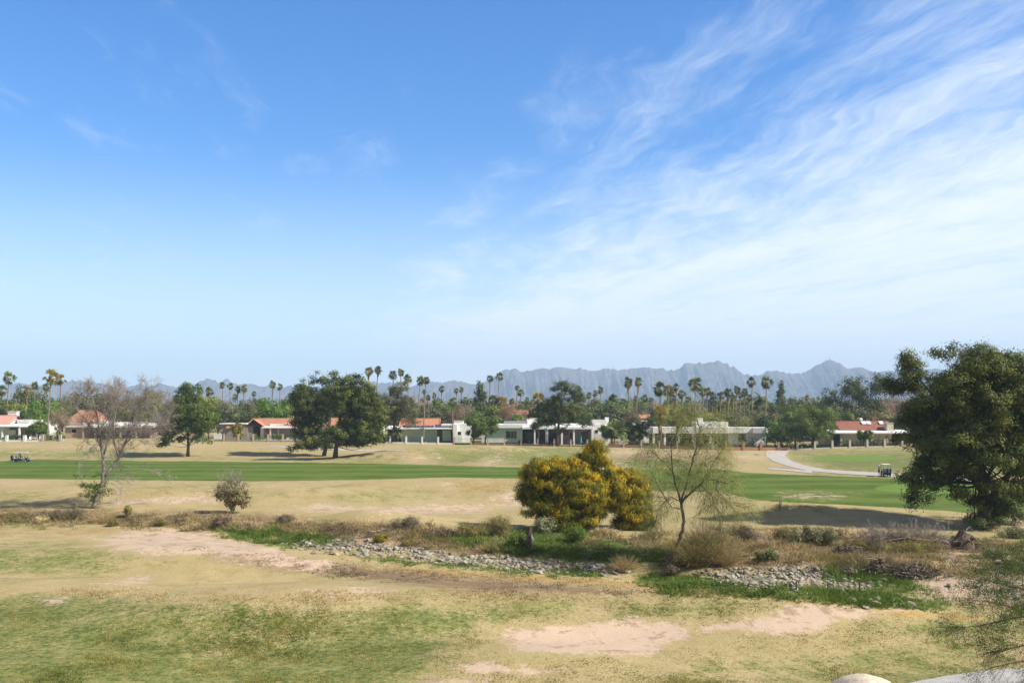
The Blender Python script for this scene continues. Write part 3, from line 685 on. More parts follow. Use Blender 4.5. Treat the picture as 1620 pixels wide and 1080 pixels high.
BG=[(590,640,46,285,'p'),(640,634,44,300,'s'),(745,650,36,284,'g'),(786,652,40,290,'d'),(812,654,34,290,'t'),(870,640,40,290,'s'),(905,646,44,288,'g'),(935,650,36,286,'d'),(1048,652,40,286,'g'),(1076,656,34,284,'s'),(1100,652,40,290,'l'),(1150,650,44,292,'g'),(1212,652,36,286,'d'),(1258,646,44,285,'g'),(1310,650,40,284,'s'),(1425,650,50,284,'d'),(1340,650,44,286,'g'),(330,650,34,286,'g'),(250,652,40,296,'s'),(30,642,36,296,'g'),(128,645,34,310,'g'),(215,645,40,310,'l'),(0,628,40,340,'g'),(20,634,34,320,'l'),(38,600,34,372,'d'),(60,611,30,380,'s'),(68,630,34,292,'t'),(94,628,30,300,'t'),(92,646,34,277,'b'),(108,617,26,360,'o'),(120,624,30,350,'b'),(145,603,58,310,'d'),(168,618,36,330,'o'),(198,620,40,340,'o'),(222,626,40,330,'s'),(246,612,34,330,'l'),
 (275,628,40,345,'o'),(330,622,40,360,'l'),(345,630,36,320,'s'),(362,633,40,300,'s'),(386,641,44,292,'d'),(398,630,34,330,'o'),(424,626,34,305,'t'),(446,628,34,305,'t'),(462,618,40,440,'d'),(474,632,36,320,'l'),(408,628,30,400,'d'),(380,624,40,420,'d'),
 (600,618,60,330,'d'),(580,622,50,360,'d'),(628,622,44,350,'d'),(660,624,40,420,'d'),(682,640,52,298,'o'),(700,628,44,360,'g'),(712,640,34,300,'s'),(727,640,32,296,'b'),(745,636,48,330,'o'),(756,613,36,350,'c'),(736,628,44,370,'d'),(772,642,50,310,'g'),(790,636,40,330,'l'),(806,636,44,320,'r'),(818,649,36,292,'b'),(829,636,46,380,'d'),(838,644,36,310,'r'),(850,636,44,340,'o'),
 (892,632,50,350,'d'),(930,640,40,330,'d'),(956,624,50,330,'d'),(975,630,50,340,'g'),(984,640,62,300,'s'),(1000,648,30,297,'b'),(1013,634,36,350,'o'),(1033,655,34,285,'d'),(1030,632,46,380,'d'),(1062,636,46,340,'l'),(1086,640,40,320,'g'),(1104,634,50,370,'s'),(1132,648,46,310,'l'),(1150,632,50,400,'d'),(1122,656,50,290,'g'),
 (1172,645,46,288,'o'),(1196,643,50,290,'o'),(1190,628,60,400,'d'),(1232,622,40,360,'d'),(1238,612,26,390,'c'),(1252,632,40,330,'g'),(1226,652,30,292,'b'),(1268,640,40,330,'s'),(1290,634,50,350,'d'),(1232,664,34,266,'t'),
 (1330,594,58,330,'p'),(1318,636,40,320,'s'),(1376,588,58,325,'p'),(1352,640,50,300,'s'),(1388,646,54,300,'o'),(1398,632,40,330,'b'),(1410,650,40,300,'s'),(1425,628,50,350,'b'),(1450,640,60,330,'d'),(1500,630,60,330,'s'),(1560,626,70,330,'d'),(1610,632,60,330,'g'),(1640,620,60,330,'d'),(20,660,30,300,'l'),(530,636,60,330,'g'),(490,636,60,340,'s'),(560,640,60,330,'o')]
for b in BG: bg(*b)
# gap fillers a little farther out
rg=random.Random(5)
x=-20
while x<1640:
    bg(x,rg.choice([628,631,634,630,627]),rg.uniform(34,58),rg.uniform(395,470),rg.choice(['d','d','g','s','o','d','l','b']),group='farther trees in the wooded band')
    x+=rg.uniform(20,32)
# far wood as one mass
def far_wood():
    r=np.random.default_rng(99); bl=[]
    for i in range(520):
        D=r.uniform(520,1900); px=r.uniform(-60,1680); s=D/F; h=r.uniform(7,13.5)+ (2.5 if r.random()<.1 else 0); w=r.uniform(4,9)
        bl.append(((px-810)*s,D,1.2+h*.55,w,w,h*.5))
    me,_=crown_mesh('far_woodland',bl,9000,16,1.9,1.7,.9,M['deep'],5,.7)
    tag(newobj('far_woodland',me),kind='stuff',label='distant dark wooded suburb below the mountains',cat='woodland')
far_wood()

# ---- labelled mid-ground trees --------------------------------------------------------------
def px_crown(base,D,blobs,*a,**k):
    """blobs in px: (x,y,rx,ry[,dy metres]) about the tree base"""
    s=D/F; out_=[]
    for b in blobs:
        c=P(b[0],b[1],D); ry=b[3]*s; rx=b[2]*s; dy=b[4] if len(b)>4 else 0
        out_.append((c.x-base[0],dy,c.z-base[2],rx,(b[5] if len(b)>5 else rx),ry))
    return out_
def px_path(base,D,pts):
    return [tuple(P(x,y,D)-Vector(base)) if True else 0 for x,y in pts]
def big_tree(name,label,bx,by,blobs,path,r0,r1,ncl,per,cs,L,W,mat,bark,seed,tang='rand',shell=.5,cat='tree',lr=.35,extra_paths=(),twig=True,group=None,flat=.7,D=None,up=.35,top=0.0):
    b=G(bx,by) if D is None else Vector(((bx-810)*D/F,D,gz((bx-810)*D/F,D))); D=b.y
    bl=px_crown(b,D,blobs)
    me,C=crown_mesh('crown',bl,ncl,per,cs,L,W,M[mat],seed,shell,flat=flat,tang=tang,up=up,topbias=top)
    pp=px_path(b,D,path); pp[0]=(pp[0][0],0,-.3)
    tm=trunk_mesh('trunk',M[bark],pp,r0,r1,[q[:3] for q in bl],seed,lr,C[::2] if twig else None,10)
    e=tree(name,label,cat,b,me,tm,group)
    for ep,er0,er1 in extra_paths:
        p2=px_path(b,D,ep); mb=MB(); n=len(p2); mb.tube(p2,[er0+(er1-er0)*i/(n-1) for i in range(n)],9); mb.build('trunk',M[bark],e,True)
    return e
def rb(seed,cx,cy,rx,ry,n,s0=.25,s1=.42,dep=1.0,D=100.):
    """random blobs (px) filling an ellipse outline"""
    r=np.random.default_rng(seed); o=[]
    for i in range(n):
        a=r.uniform(0,6.28); q=math.sqrt(r.random())*.82; s=r.uniform(s0,s1)
        R_=rx*D/F
        o.append((cx+math.cos(a)*q*rx,cy-math.sin(a)*q*ry,rx*s,ry*s,r.uniform(-1,1)*R_*.7*dep*math.sqrt(max(.05,1-q*q))))
    return o
# huge pine, right
B=rb(1,1545,655,112,90,46,.20,.32,1,95)+[(1452,785,24,20,0),(1475,765,24,20,1),(1440,750,18,18,.5),(1522,788,20,14,-2),(1590,770,26,18,-2.5),(1560,790,18,14,-2),(1545,760,30,20,-3),(1500,740,28,20,-2),(1440,610,26,26,0),(1460,650,30,30,0),(1445,590,26,22,0),(1500,700,34,28,-3),(1540,715,34,26,-4),(1590,735,34,26,-3),(1620,700,34,34,-2),(1480,760,22,20,-1),(1510,760,24,14,1),(1600,770,30,18,-2),(1575,800,20,14,-1.5),(1535,815,18,12,-.8),(1560,600,50,40,0),(1500,640,50,44,0),(1580,660,50,44,0),(1430,572,20,20,0),(1424,610,18,14,1),(1445,640,28,18,-2),(1450,690,30,22,2),(1440,770,20,30,-1),(1462,740,24,26,1),(1485,720,26,18,-2),(1520,745,28,16,2),(1505,775,22,14,-1),
  (1600,790,36,18,1),(1640,760,36,28,0),(1590,815,34,14,1),(1500,560,28,22,0),(1560,566,34,22,1),(1600,572,26,20,0),(1525,580,30,26,-2),(1640,590,36,30,0),(1680,640,40,50,0),(1700,720,40,50,1),(1540,640,30,24,-4),(1610,660,30,22,-4),(1480,610,26,18,-3),(1570,720,24,16,-4)]
big_tree('pine_tree','huge spreading dark pine at the right edge casting a long shadow',1556,832,B,[(1556,838),(1557,800),(1555,765),(1548,730),(1540,690),(1535,640),(1530,600)],.60,.22,1450,125,.70,.38,.085,'pine','barkpine',11,'out',.34,lr=.33,
  extra_paths=[([(1557,805),(1580,770),(1605,740),(1640,715)],.40,.15),([(1556,780),(1525,735),(1500,705),(1470,680)],.32,.12),([(1549,735),(1570,690),(1590,640),(1600,600)],.33,.10)],top=.08)
# skirt shrub round its trunk is part of it
# twin pines
D2=G(530,722).y
B=rb(3,528,628,48,40,18,.22,.36,1,D2)+rb(4,480,680,20,28,6,.4,.6,1,D2)+[(500,605,18,14,0),(530,596,20,10,0),(478,640,14,12,1),(520,650,20,14,-3)]
big_tree('pine_tree','left trunk of the twin dark pines, leaning, with the ragged low left side',514,721,rb(5,500,636,38,38,24,.30,.42,1,D2)+[(x_,694+(x_%3)*4,15,12,((x_*7)%5-2)*.8) for x_ in range(470,530,12)]+[(500,640,28,28,0),(486,690,20,18,-1),(476,665,16,20,0),(510,680,16,12,1),(490,668,20,20,0),(488,690,14,14,-1),(478,680,14,16,0),(500,688,12,14,1),(484,660,18,14,-1),(490,703,10,8,0),(472,640,10,10,0),(528,596,12,10,0),(506,600,16,12,0)],[(512,722),(517,700),(522,680),(519,650),(512,620)],.42,.14,520,90,.85,.50,.16,'pine','barkpine',12,'out',.4,lr=.32,group='twin pines on the slope',top=.1)
big_tree('pine_tree','right trunk of the twin dark pines, upright, with the full sunlit right side',530,724,rb(6,562,648,42,44,28,.28,.40,1,D2)+[(x_,690+(x_%3)*4,16,13,((x_*7)%5-2)*.8) for x_ in range(528,606,12)]+[(556,640,30,32,0),(548,694,16,12,-1),(590,680,18,16,0),(565,700,16,9,1),(565,675,28,20,0),(530,628,22,26,0),(545,610,20,16,0),(570,690,20,14,1),(585,698,16,10,0),(598,690,14,12,0),(535,685,14,14,-3),(600,670,12,14,0),(560,600,18,14,0),(575,616,18,16,0)],[(530,725),(532,705),(535,680),(540,650),(548,620)],.48,.14,640,90,.85,.50,.16,'pine','barkpine',13,'out',.4,lr=.32,group='twin pines on the slope',top=.1)
# round tree
D3=G(297,722).y
big_tree('broadleaf_tree','round green tree with a slim straight trunk on the dry slope',297,722,rb(7,296,654,44,40,26,.30,.44,1,D3)+[(296,655,34,32,0)]+[(262,700,14,12,0),(275,690,18,12,-1),(318,695,16,12,0),(255,680,14,14,0),(300,612,16,10,0)],[(297,722),(298,705),(297,690),(296,660),(298,635)],.36,.1,560,60,.75,.42,.22,'round','bark',14,'rand',.5,lr=.3,top=.1)
# grey pine at fence
big_tree('pine_tree','sparse grey-green pine in front of the glass-walled house',622,700,rb(8,628,645,34,34,22,.20,.32,1,262)+[(650,668,14,8,0),(612,660,14,12,0),(636,612,14,10,0)],[(623,702),(623,680),(625,660),(628,640),(630,620)],.42,.12,230,70,.8,.45,.13,'pinegrey','barkpine',15,'out',.35,lr=.35,D=262.9)
# citrus pair
big_tree('citrus_tree','dark clipped citrus tree, front one of two beside the white block',749,704,rb(9,750,676,17,12,8,.4,.6,1,262),[(749,704),(749,694),(750,680)],.22,.12,150,45,.6,.38,.22,'citrus','bark',16,'rand',.7,D=262.5)
big_tree('citrus_tree','lighter clipped citrus tree, rear one of two beside the cream wall',770,702,rb(10,772,674,19,14,9,.4,.6,1,266),[(767,703),(768,694),(770,680)],.22,.12,170,45,.6,.38,.22,'round','bark',17,'rand',.7,D=266)
# double pine
big_tree('pine_tree','smaller left pine with slender trunk before the patio of the long house',851,705,rb(11,853,665,17,19,10,.3,.48,1,262)+[(860,645,14,10,0),(846,655,12,10,0)],[(851,706),(852,690),(853,672),(853,655)],.22,.08,170,60,.6,.42,.12,'pine','palmbark',18,'out',.4,D=262.4)
big_tree('pine_tree','taller right pine with thick dark trunk before the teal umbrella patio',882,706,rb(12,893,640,36,34,26,.2,.34,1,262)+[(885,612,16,10,0),(910,662,20,14,0),(925,668,14,12,0),(905,618,14,12,0),(872,640,14,12,0),(884,680,12,6,0)],[(882,708),(882,690),(884,670),(887,645),(889,620)],.48,.14,320,70,.75,.45,.13,'pine','barkpine',19,'out',.38,D=262.3,top=.1)
# dark bushy pair & clipped bushes
big_tree('broadleaf_tree','dark bushy tree with a lime side left of the white modern house',1001,706,rb(13,1003,679,22,16,11,.36,.5,1,266)+[(1003,697,10,8,0),(985,680,10,14,0)],[(1002,706),(1002,695),(1003,685)],.3,.15,200,50,.6,.38,.2,'deep','bark',20,'rand',.6,D=266)
big_tree('broadleaf_tree','green rounded tree beside the white patio wall',968,706,rb(14,966,681,14,14,9,.4,.55,1,268),[(968,706),(968,695),(967,685)],.2,.12,150,45,.55,.36,.2,'bright','bark',21,'rand',.6,D=268)
# topiary ball left
big_tree('topiary_tree','tight rounded dark topiary beside the white table and chairs at the far left',62,699,[(61,679,13.5,10.5,0)],[(61,700),(61,690),(61,680)],.16,.12,170,45,.42,.3,.18,'citrus','bark',22,'rand',.9,D=275,twig=False)
big_tree('citrus_tree','orange-yellow flowering tree against the timbered gable house',379,699,rb(15,379,680,11,11,7,.4,.6,1,268),[(380,700),(380,692),(379,682)],.2,.1,110,40,.5,.34,.18,'gold','bark',23,'rand',.5,D=268)
# weeping dark tree right
big_tree('broadleaf_tree','wide weeping dark-green tree between the white and red-roofed houses',1287,705,rb(16,1278,668,46,26,22,.26,.4,1,266)+[(1310,676,14,14,0),(1240,682,16,12,0),(1255,690,20,10,0),(1300,688,18,8,0)],[(1287,706),(1286,696),(1284,680),(1280,665)],.5,.2,420,60,.8,.5,.16,'round','bark',24,'down',.5,D=265,flat=1.1)
big_tree('citrus_tree','round sunlit green bush left of the weeping tree',1231,706,rb(17,1233,682,17,14,9,.4,.55,1,266),[(1231,706),(1231,696),(1232,686)],.25,.15,170,45,.6,.36,.2,'citrus','bark',25,'rand',.6,D=268)
big_tree('citrus_tree','small dark tree in the yard of the red-roofed house',1366,700,rb(18,1366,688,12,8,6,.4,.6,1,265),[(1366,700),(1366,694),(1366,688)],.12,.08,110,40,.45,.34,.2,'round','bark',26,'rand',.5,D=264.5)
# golden acacia
D9=G(905,836).y
BA=[(880,818,30,18,-1),(915,822,28,16,-1),(850,805,24,18,-.5),(940,810,20,18,0),(925,790,26,24,-1.5),(965,770,20,22,0),(965,795,18,16,.5),(870,765,44,40,0),(845,770,28,26,1),(905,770,38,44,-1),(880,800,38,26,-1),(860,745,34,18,1),(915,745,26,24,1),(940,722,20,20,0),(945,708,14,12,0),(955,745,22,24,0),(935,775,24,26,-1),(835,785,16,14,1),(950,790,14,14,0),(900,812,26,14,0)]
BB=[(1010,822,22,16,-.5),(990,820,22,16,-.5),(1000,775,30,28,0),(1008,800,24,28,0),(985,790,22,30,-1),(990,755,22,16,0),(1015,785,16,26,1),(1000,815,20,14,0)]
DA=(905,838)
big_tree('acacia_tree','broad golden-flowering acacia bush in the centre of the wash',905,838,BA,[(905,838),(903,825),(900,800),(898,770)],.3,.12,1000,95,.42,.44,.05,'gold','bark',30,'up',.62,lr=.4,up=.1,top=.12)
big_tree('acacia_tree','smaller brighter yellow acacia joined to the right of the broad one',996,836,BB,[(970,838),(985,828),(995,815),(1000,790)],.2,.1,450,95,.42,.44,.05,'gold','bark',31,'up',.55,lr=.4,up=.1,top=.25)
# ---------------------------------------------------------------- big leafless tree (left)
def bare_tree():
    b=G(147,804); D=b.y; s=D/F; r=np.random.default_rng(41)
    e=empty('bare_tree',b,0,'tall leafless grey tree leaning over the left bank, green sprouts at its foot','tree')
    W=lambda x,y,dy=0: np.array(P(x,y,D)-b)+np.array([0,dy,0])
    mb=MB(); tw=MB()
    def limbp(pts,r0,r1,n=8):
        p=[W(*q) for q in pts]; mb.tube(p,[r0+(r1-r0)*i/(len(p)-1) for i in range(len(p))],n); return p
    base=limbp([(146,808),(150,795),(158,778),(163,760),(164,740),(163,722),(160,705)],.30,.15)
    limbs=[([(160,705),(157,680),(153,655),(148,638),(145,626)],.13,.04),([(163,722),(170,700),(176,680),(180,655),(184,636)],.12,.03),([(163,757),(172,745),(182,725,1),(190,705,1),(200,685,1),(212,665,1)],.17,.05),
        ([(158,690),(148,675,-1),(138,655,-1.5),(128,640,-2)],.08,.025),([(190,705,1),(205,690,1),(222,672,1.5),(240,655,2)],.08,.025),([(200,685,1),(222,690,0),(240,688,-.5),(252,680,-1)],.06,.02),([(196,640,-2),(208,650,-1),(225,645,0),(238,640,1)],.05,.02),([(200,685,1),(212,660,0),(220,640,0),(226,625,0)],.06,.02),([(161,712),(150,700,1),(138,690,2),(126,680,2.5)],.08,.025),([(182,725,1),(186,700,-1),(192,670,-2),(196,645,-2),(198,632,-2)],.09,.03),
        ([(157,680),(164,655,2),(168,636,2.5),(170,624,2.5)],.07,.02)]
    for pts,r0,r1 in limbs:
        p=limbp(pts,r0,r1,6)
        for i in range(1,len(p)):
            for c in range(4 if i<len(p)-1 else 6):
                q=p[i-1]+(p[i]-p[i-1])*r.random(); d=(p[i]-p[i-1]); d=d/np.linalg.norm(d)+r.normal(0,.55,3); d[2]+=.15
                branchy(mb,q,d,1.45*r.uniform(.75,1.3),.024,3,r,.52,.10,(4,5),3,.14,.0068,.66)
    for (x,y),(dx,dz) in [((161,712),(-1,.05)),((163,730),(-1,-.15)),((160,705),(-.9,.3)),((165,757),(.9,.4)),((168,757),(1,.15)),((166,760),(1,-.1))]:
        q=W(x,y); branchy(tw,q,(dx,r.normal(0,.3),dz),2.0,.035,3,r,.42,0,(3,4),3,.12,.009,.68,.35)
    q=W(185,738,1); branchy(tw,q,(1,0,.02),4.6,.035,3,r,.35,.05,(5,7),4,.05,.009,.42,.2)
    q=W(250,672,1); branchy(tw,q,(-.2,0,.8),1.5,.03,3,r,.45,.05,(3,5),3,.1,.009,.6,.1)
    mb.build('trunk',M['bareb'],e,True); tw.build('pale_twigs',M['deadpale'],e,True)
    bl=[((150-147)*s,0,(804-775)*s,1.0,1.0,.8),((160-147)*s,0,(804-765)*s,.8,.8,.8),((140-147)*s,-.2,(804-768)*s,1.0,.7,.35),((168-147)*s,.2,(804-778)*s,.7,.7,.5),((150-147)*s,.1,(804-790)*s,.8,.7,.5),((135-147)*s,0,(804-782)*s,.6,.5,.3),((128-147)*s,0,(804-752)*s,.8,.5,.25),((156-147)*s,0,(804-752)*s,.6,.5,.4)]
    cm,_=crown_mesh('sprouts',bl,100,22,.30,.24,.07,M['deep'],42,.3,tang='out'); cm.materials[0]=M['round']; newobj('sprouts',cm,e)
bare_tree()
def twig_shrub(px,py,top,w,label,leafmat_='olive',seed=1,leaf=True,cat='shrub',depth=3,bark='barktwig',low=.55,n=9):
    b=G(px,py); s=b.y/F; h=(py-top)*s; r=np.random.default_rng(seed); mb=MB()
    e=empty('shrub',b,0,label,cat)
    for i in range(n):
        a=r.uniform(0,6.28); k=r.uniform(.1,.7); branchy(mb,(0,0,-.05+(h*.15 if i%2 else 0)),(math.cos(a)*k*w*s/h,math.sin(a)*k*w*s/h,1),h*.48*r.uniform(.8,1.1),max(.012,h*.012),depth,r,.42,.15,(3,4),3,.12,max(.006,.0022*h),.62)
    mb.tube([(0,0,-.2),(.02,0,h*.12),(0,.03,h*.3)],[h*.028,h*.02,h*.012],7)
    mb.build('trunk',M[bark],e,True)
    if leaf:
        cm,_=crown_mesh('crown',[(0,0,h*low,w*s*.42,w*s*.42,h*.26),(w*s*.1,0,h*low*.6,w*s*.28,w*s*.28,h*.16)],90,34,h*.07+.1,h*.045+.06,h*.02+.02,M[leafmat_],seed,.2,tang='out'); newobj('crown',cm,e)
    return e
twig_shrub(368,812,736,60,'airy half-leafless young tree with bleached top twigs on the left bank','olive',51,cat='tree',low=.42,n=12,bark='barkpale')
twig_shrub(1234,806,786,16,'tiny bare bush on the shaded mound left of the huge pine',seed=52,leaf=False,depth=2)
twig_shrub(202,818,794,11,'small dense green bush right of the tall leafless tree','scrub',53,low=.5,depth=1,n=5)

# ---------------------------------------------------------------- palo verde
def palo_verde():
    b=G(1066,890); D=b.y; s=D/F; r=np.random.default_rng(61)
    e=empty('palo_verde_tree',b,0,'wispy crooked palo verde with drooping thread-like twigs over the wash','tree')
    W=lambda x,y,dy=0: np.array(P(x,y,D)-b)+np.array([0,dy,0])
    mb=MB(); tips=[]
    def limbp(pts,r0,r1,n=9):
        p=[W(*q) for q in pts]
        # smooth it
        q=[]; 
        for i in range(len(p)-1):
            for k in range(3): q.append(p[i]+(p[i+1]-p[i])*k/3+r.normal(0,.03,3))
        q.append(p[-1]); m=len(q); mb.tube(q,[r0+(r1-r0)*i/(m-1) for i in range(m)],n); return q
    limbp([(1064,895),(1066,880),(1072,862),(1078,845),(1082,825),(1080,806),(1076,790)],.16,.10)
    L=[([(1108,765),(1126,785),(1136,810),(1140,838)],.045,.012),([(1118,758),(1122,775,1),(1118,800,1.2)],.035,.01),([(1076,790),(1070,770),(1064,745),(1062,715),(1060,690)],.10,.03),([(1077,796),(1086,785),(1098,775),(1108,765),(1118,758),(1135,760),(1150,764)],.12,.04),
       ([(1135,760),(1132,772),(1140,784),(1150,792),(1165,798)],.055,.02),([(1078,790),(1086,765),(1092,740),(1098,720),(1104,700),(1108,680),(1104,665),(1098,655)],.10,.03),([(1098,720),(1112,705),(1122,690)],.05,.02),
       ([(1076,792),(1062,785),(1050,800,1),(1042,815,1),(1038,835,1)],.06,.015),([(1080,806),(1060,800,-1),(1045,780,-1),(1035,760,-1),(1025,740,-1)],.06,.015),([(1104,700),(1092,690),(1080,672),(1075,655)],.05,.015),
       ([(1118,758),(1128,740,1),(1138,725,1),(1150,710,1)],.05,.015),([(1062,745),(1045,725,.5),(1030,712,1)],.05,.015),([(1108,765),(1115,745,-1),(1110,725,-1.5)],.04,.015),([(1100,690),(1125,672,.5),(1145,664,1),(1160,660,1)],.04,.012)]
    for pts,r0,r1 in L:
        p=limbp(pts,r0*.75,r1*.8,6)
        for i in range(2,len(p)):
            for c in range(2):
                d=(p[i]-p[i-1]); d=d/np.linalg.norm(d)+r.normal(0,.7,3)
                branchy(mb,p[i],d,.85*r.uniform(.7,1.3),.018,2,r,.5,.05,(2,3),3,.15,.006,.7,.15,tips)
            tips.append((p[i],d))
    mb.build('trunk',M['bark'],e,True)
    # thread-like green twigs hanging from the tips
    V=[];T=[]
    for q,d in tips:
        for c in range(6):
            p=q+r.normal(0,.14,3); dd=d*.8+r.normal(0,.5,3)
            for sgi in range(4):
                dd=nrm(dd+np.array([0,0,-.30])); p2=p+dd*.2; w=nrm(np.cross(dd,r.normal(size=3)))*.005
                V+=[p-w,p+w,p2+w,p2-w]; T.append(np.clip(.55+r.normal(0,.22),0,1)); p=p2
    V=np.array(V); newobj('twigs',mesh_poly('twigs',V,np.arange(len(V)).reshape(-1,4),M['palo'],np.array(T)),e)
palo_verde()
def strand_bush(name,label,px,py,w,h,mat,n,seed,lean=.35,cat='shrub',wd=.012,seg=4,droop=.1,D=None,group=None):
    """dense bush of thin upright arching strands; w,h in px"""
    b=G(px,py); s=b.y/F; W_=w*s/2; Hh=h*s; r=np.random.default_rng(seed); V=[];T=[]
    th=r.uniform(0,6.28,n); q=np.sqrt(r.random(n))*.75
    p=np.stack([np.cos(th)*q*W_,np.sin(th)*q*W_*.8,np.full(n,-.05)],-1)
    d=nrm(np.stack([np.cos(th)*q*lean*1.6,np.sin(th)*q*lean*1.6,np.ones(n)],-1)+r.normal(0,.25,(n,3)))
    hl=Hh*r.uniform(.45,1.05,n)*np.sqrt(np.clip(1.1-q*q,0.2,1)); t0=np.clip(r.normal(.5,.2,n),0,1)
    for k in range(seg):
        d=nrm(d+r.normal(0,.16,(n,3))+[0,0,-droop*k]); p2=p+d*(hl/seg)[:,None]; wv=nrm(np.cross(d,r.normal(size=(n,3))))*wd*(1-.6*k/seg)
        V.append(np.stack([p-wv,p+wv,p2+wv*.7,p2-wv*.7],1)); T.append(t0); p=p2
    V=np.concatenate(V).reshape(-1,3); T=np.concatenate(T)
    me=mesh_poly(name,V,np.arange(len(V)).reshape(-1,4),M[mat],T)
    o=newobj(name,me); o.location=b; return tag(o,label,cat,group)
strand_bush('brush_clump','tall hazy olive-brown brush under the palo verde, left clump',1098,892,66,60,'scrub',1500,71,.5)
strand_bush('brush_clump','tall hazy tan brush right of the palo verde trunk',1138,890,60,56,'dryweed',1300,72,.5,wd=.010)
strand_bush('brush_clump','green-brown feathery brush between the palo verde trunk and tan brush',1118,880,60,70,'scrub',1100,73,.5,wd=.009)
strand_bush('grass_clump','stiff straw-coloured grass clump at the near rim of the shaded pool',988,903,26,34,'dryweed',500,74,.6)
strand_bush('grass_clump','dry beige grass clump at the foot of the tall leafless tree',160,826,36,20,'dryweed',700,75,.5)
strand_bush('grass_clump','small reddish-beige grass clump at the left end of the riprap',430,856,30,12,'dryweed',400,76,.7)

SHRUBS=[(790,848,80,42,'scrub','large rounded olive shrub left of the stump'),(745,850,50,30,'scrub','mid-size olive-brown shrub left of the large rounded one'),(700,852,50,24,'brush','brown low shrub above the middle of the riprap'),(640,838,60,28,'brush','dark brown spiky shrub on the pale hummock'),
 (680,845,40,26,'dryweed','straw-coloured shrub right of the pale hummock'),(860,845,44,34,'sage','grey-green shrub right behind the stump'),(905,858,44,30,'weed','bright green shrub below the broad acacia'),(955,850,60,20,'dryweed','orange-dry shrub below the right acacia'),
 (1270,862,46,36,'sage','grey-green bushy weed patch left of the fallen tree'),(1240,855,30,26,'scrub','narrow olive weed left of the grey-green patch'),(1300,862,44,32,'sage','pale sage shrub at the tip of the fallen tree'),(1180,858,60,34,'brush','brown twiggy shrub right of the tan brush'),
 (1335,852,40,26,'dryweed','golden dry weed clump beside the sage shrub'),(1570,885,34,22,'sage','small grey shrub right of the uprooted stump'),(1600,850,50,22,'sage','low sage patch at the right edge under the pine'),(1555,838,64,26,'deep','dark suckers round the foot of the huge pine'),
 (905,834,50,24,'weed','green shoots at the foot of the broad acacia'),(1215,886,40,14,'deep','dark green mat shrub in the right wash'),(820,862,34,20,'weed','bright green weed bush left of the stump foot'),(115,822,60,24,'brush','dark thorny shrub on the left bank'),
 (75,824,60,20,'brush','low dark scrub left of the thorny shrub'),(350,832,40,20,'brush','dark scrub below the airy young tree'),(455,826,40,14,'brush','brown scrub right of the airy young tree'),(250,832,30,14,'scrub','low olive clump on the left bank'),
 (180,832,30,16,'scrub','olive clump beside the beige grass clump'),(60,828,36,14,'dryweed','pale dry clump near the left edge of the bank'),(300,838,34,12,'dryweed','pale dry clump in the middle of the left bank'),(20,826,34,12,'scrub','olive clump at the left edge of the bank'),
 (1060,905,40,14,'brush','brown debris-like scrub at the palo verde foot'),(600,858,22,12,'gold','small yellow bush on the hummock'),(650,862,30,10,'scrub','flat olive mat right of the yellow bush'),(1480,900,60,14,'dryweed','low straw patch right of the fallen tree crown')]
for i,(x,y,w,h,m,lab) in enumerate(SHRUBS):
    b=G(x,y); s=b.y/F; r=np.random.default_rng(200+i); W_=w*s/2; Hh=h*s
    bl=[(r.uniform(-.6,.6)*W_,r.uniform(-.5,.5)*W_,Hh*r.uniform(.2,.55),W_*r.uniform(.35,.6),W_*r.uniform(.35,.6),Hh*r.uniform(.25,.48)) for k in range(7)]
    area=w*h; me,_=crown_mesh('shrub',bl,int(40+area/22),26,.30,.22,.035 if m in('brush','dryweed','scrub') else .06,M[m],300+i,.3,tang='up')
    sb=MB(); 
    for k in range(6):
        a=r.uniform(0,6.28); sb.tube([(0,0,-.1),(math.cos(a)*W_*.25,math.sin(a)*W_*.25,Hh*.35),(math.cos(a)*W_*.5,math.sin(a)*W_*.5,Hh*.7)],[.03,.02,.008],4)
    e=empty('shrub',b,0,lab,'shrub'); newobj('crown',me,e); sb.build('stem',M['deadwood'],e)

# ---------------------------------------------------------------- ground cover (uncountable)
def scatter(polys,n,seed,ys=1.0):
    """random photo-plane points inside polygons, dropped on the ground"""
    r=np.random.default_rng(seed); pts=[]
    for q in polys:
        p=np.array(q,float); a=.5*abs(np.dot(p[:,0],np.roll(p[:,1],1))-np.dot(p[:,1],np.roll(p[:,0],1)))
        pts.append((a,p))
    tot=sum(a for a,_ in pts); out_=[]
    for a,p in pts:
        k=int(n*a/tot); x=r.uniform(p[:,0].min(),p[:,0].max(),k*6); y=r.uniform(p[:,1].min(),p[:,1].max(),k*6)
        m=inpoly(x,y,[tuple(t) for t in p]); out_+=list(zip(x[m][:k],y[m][:k]))
    return np.array(out_)
_cx=np.arange(-120,1760,3.0); _cd=np.concatenate([np.arange(24,60,.12),np.arange(60,140,.25),np.arange(140,420,1.0)])
_CX,_CD=np.meshgrid(_cx,_cd,indexing='ij'); _CP=HY+(CAMH-H((_CX-810)/F*_CD,_CD))*F/_CD
_ENV=np.minimum.accumulate(_CP,axis=1); _py=np.arange(690,1130,.5)
_TAB=np.stack([np.interp(-_py,-_ENV[i],_cd) for i in range(len(_cx))])
def drop(pp):
    """photo-plane points -> first visible ground point (table lookup)"""
    i=np.clip(np.round((pp[:,0]-_cx[0])/3.0).astype(int),0,len(_cx)-1); j=np.clip((pp[:,1]-690)/.5,0,len(_py)-1.001); j0=j.astype(int); f=j-j0
    D=_TAB[i,j0]*(1-f)+_TAB[i,j0+1]*f; X=(pp[:,0]-810)/F*D
    return np.stack([X,D,H(X,D)],-1)
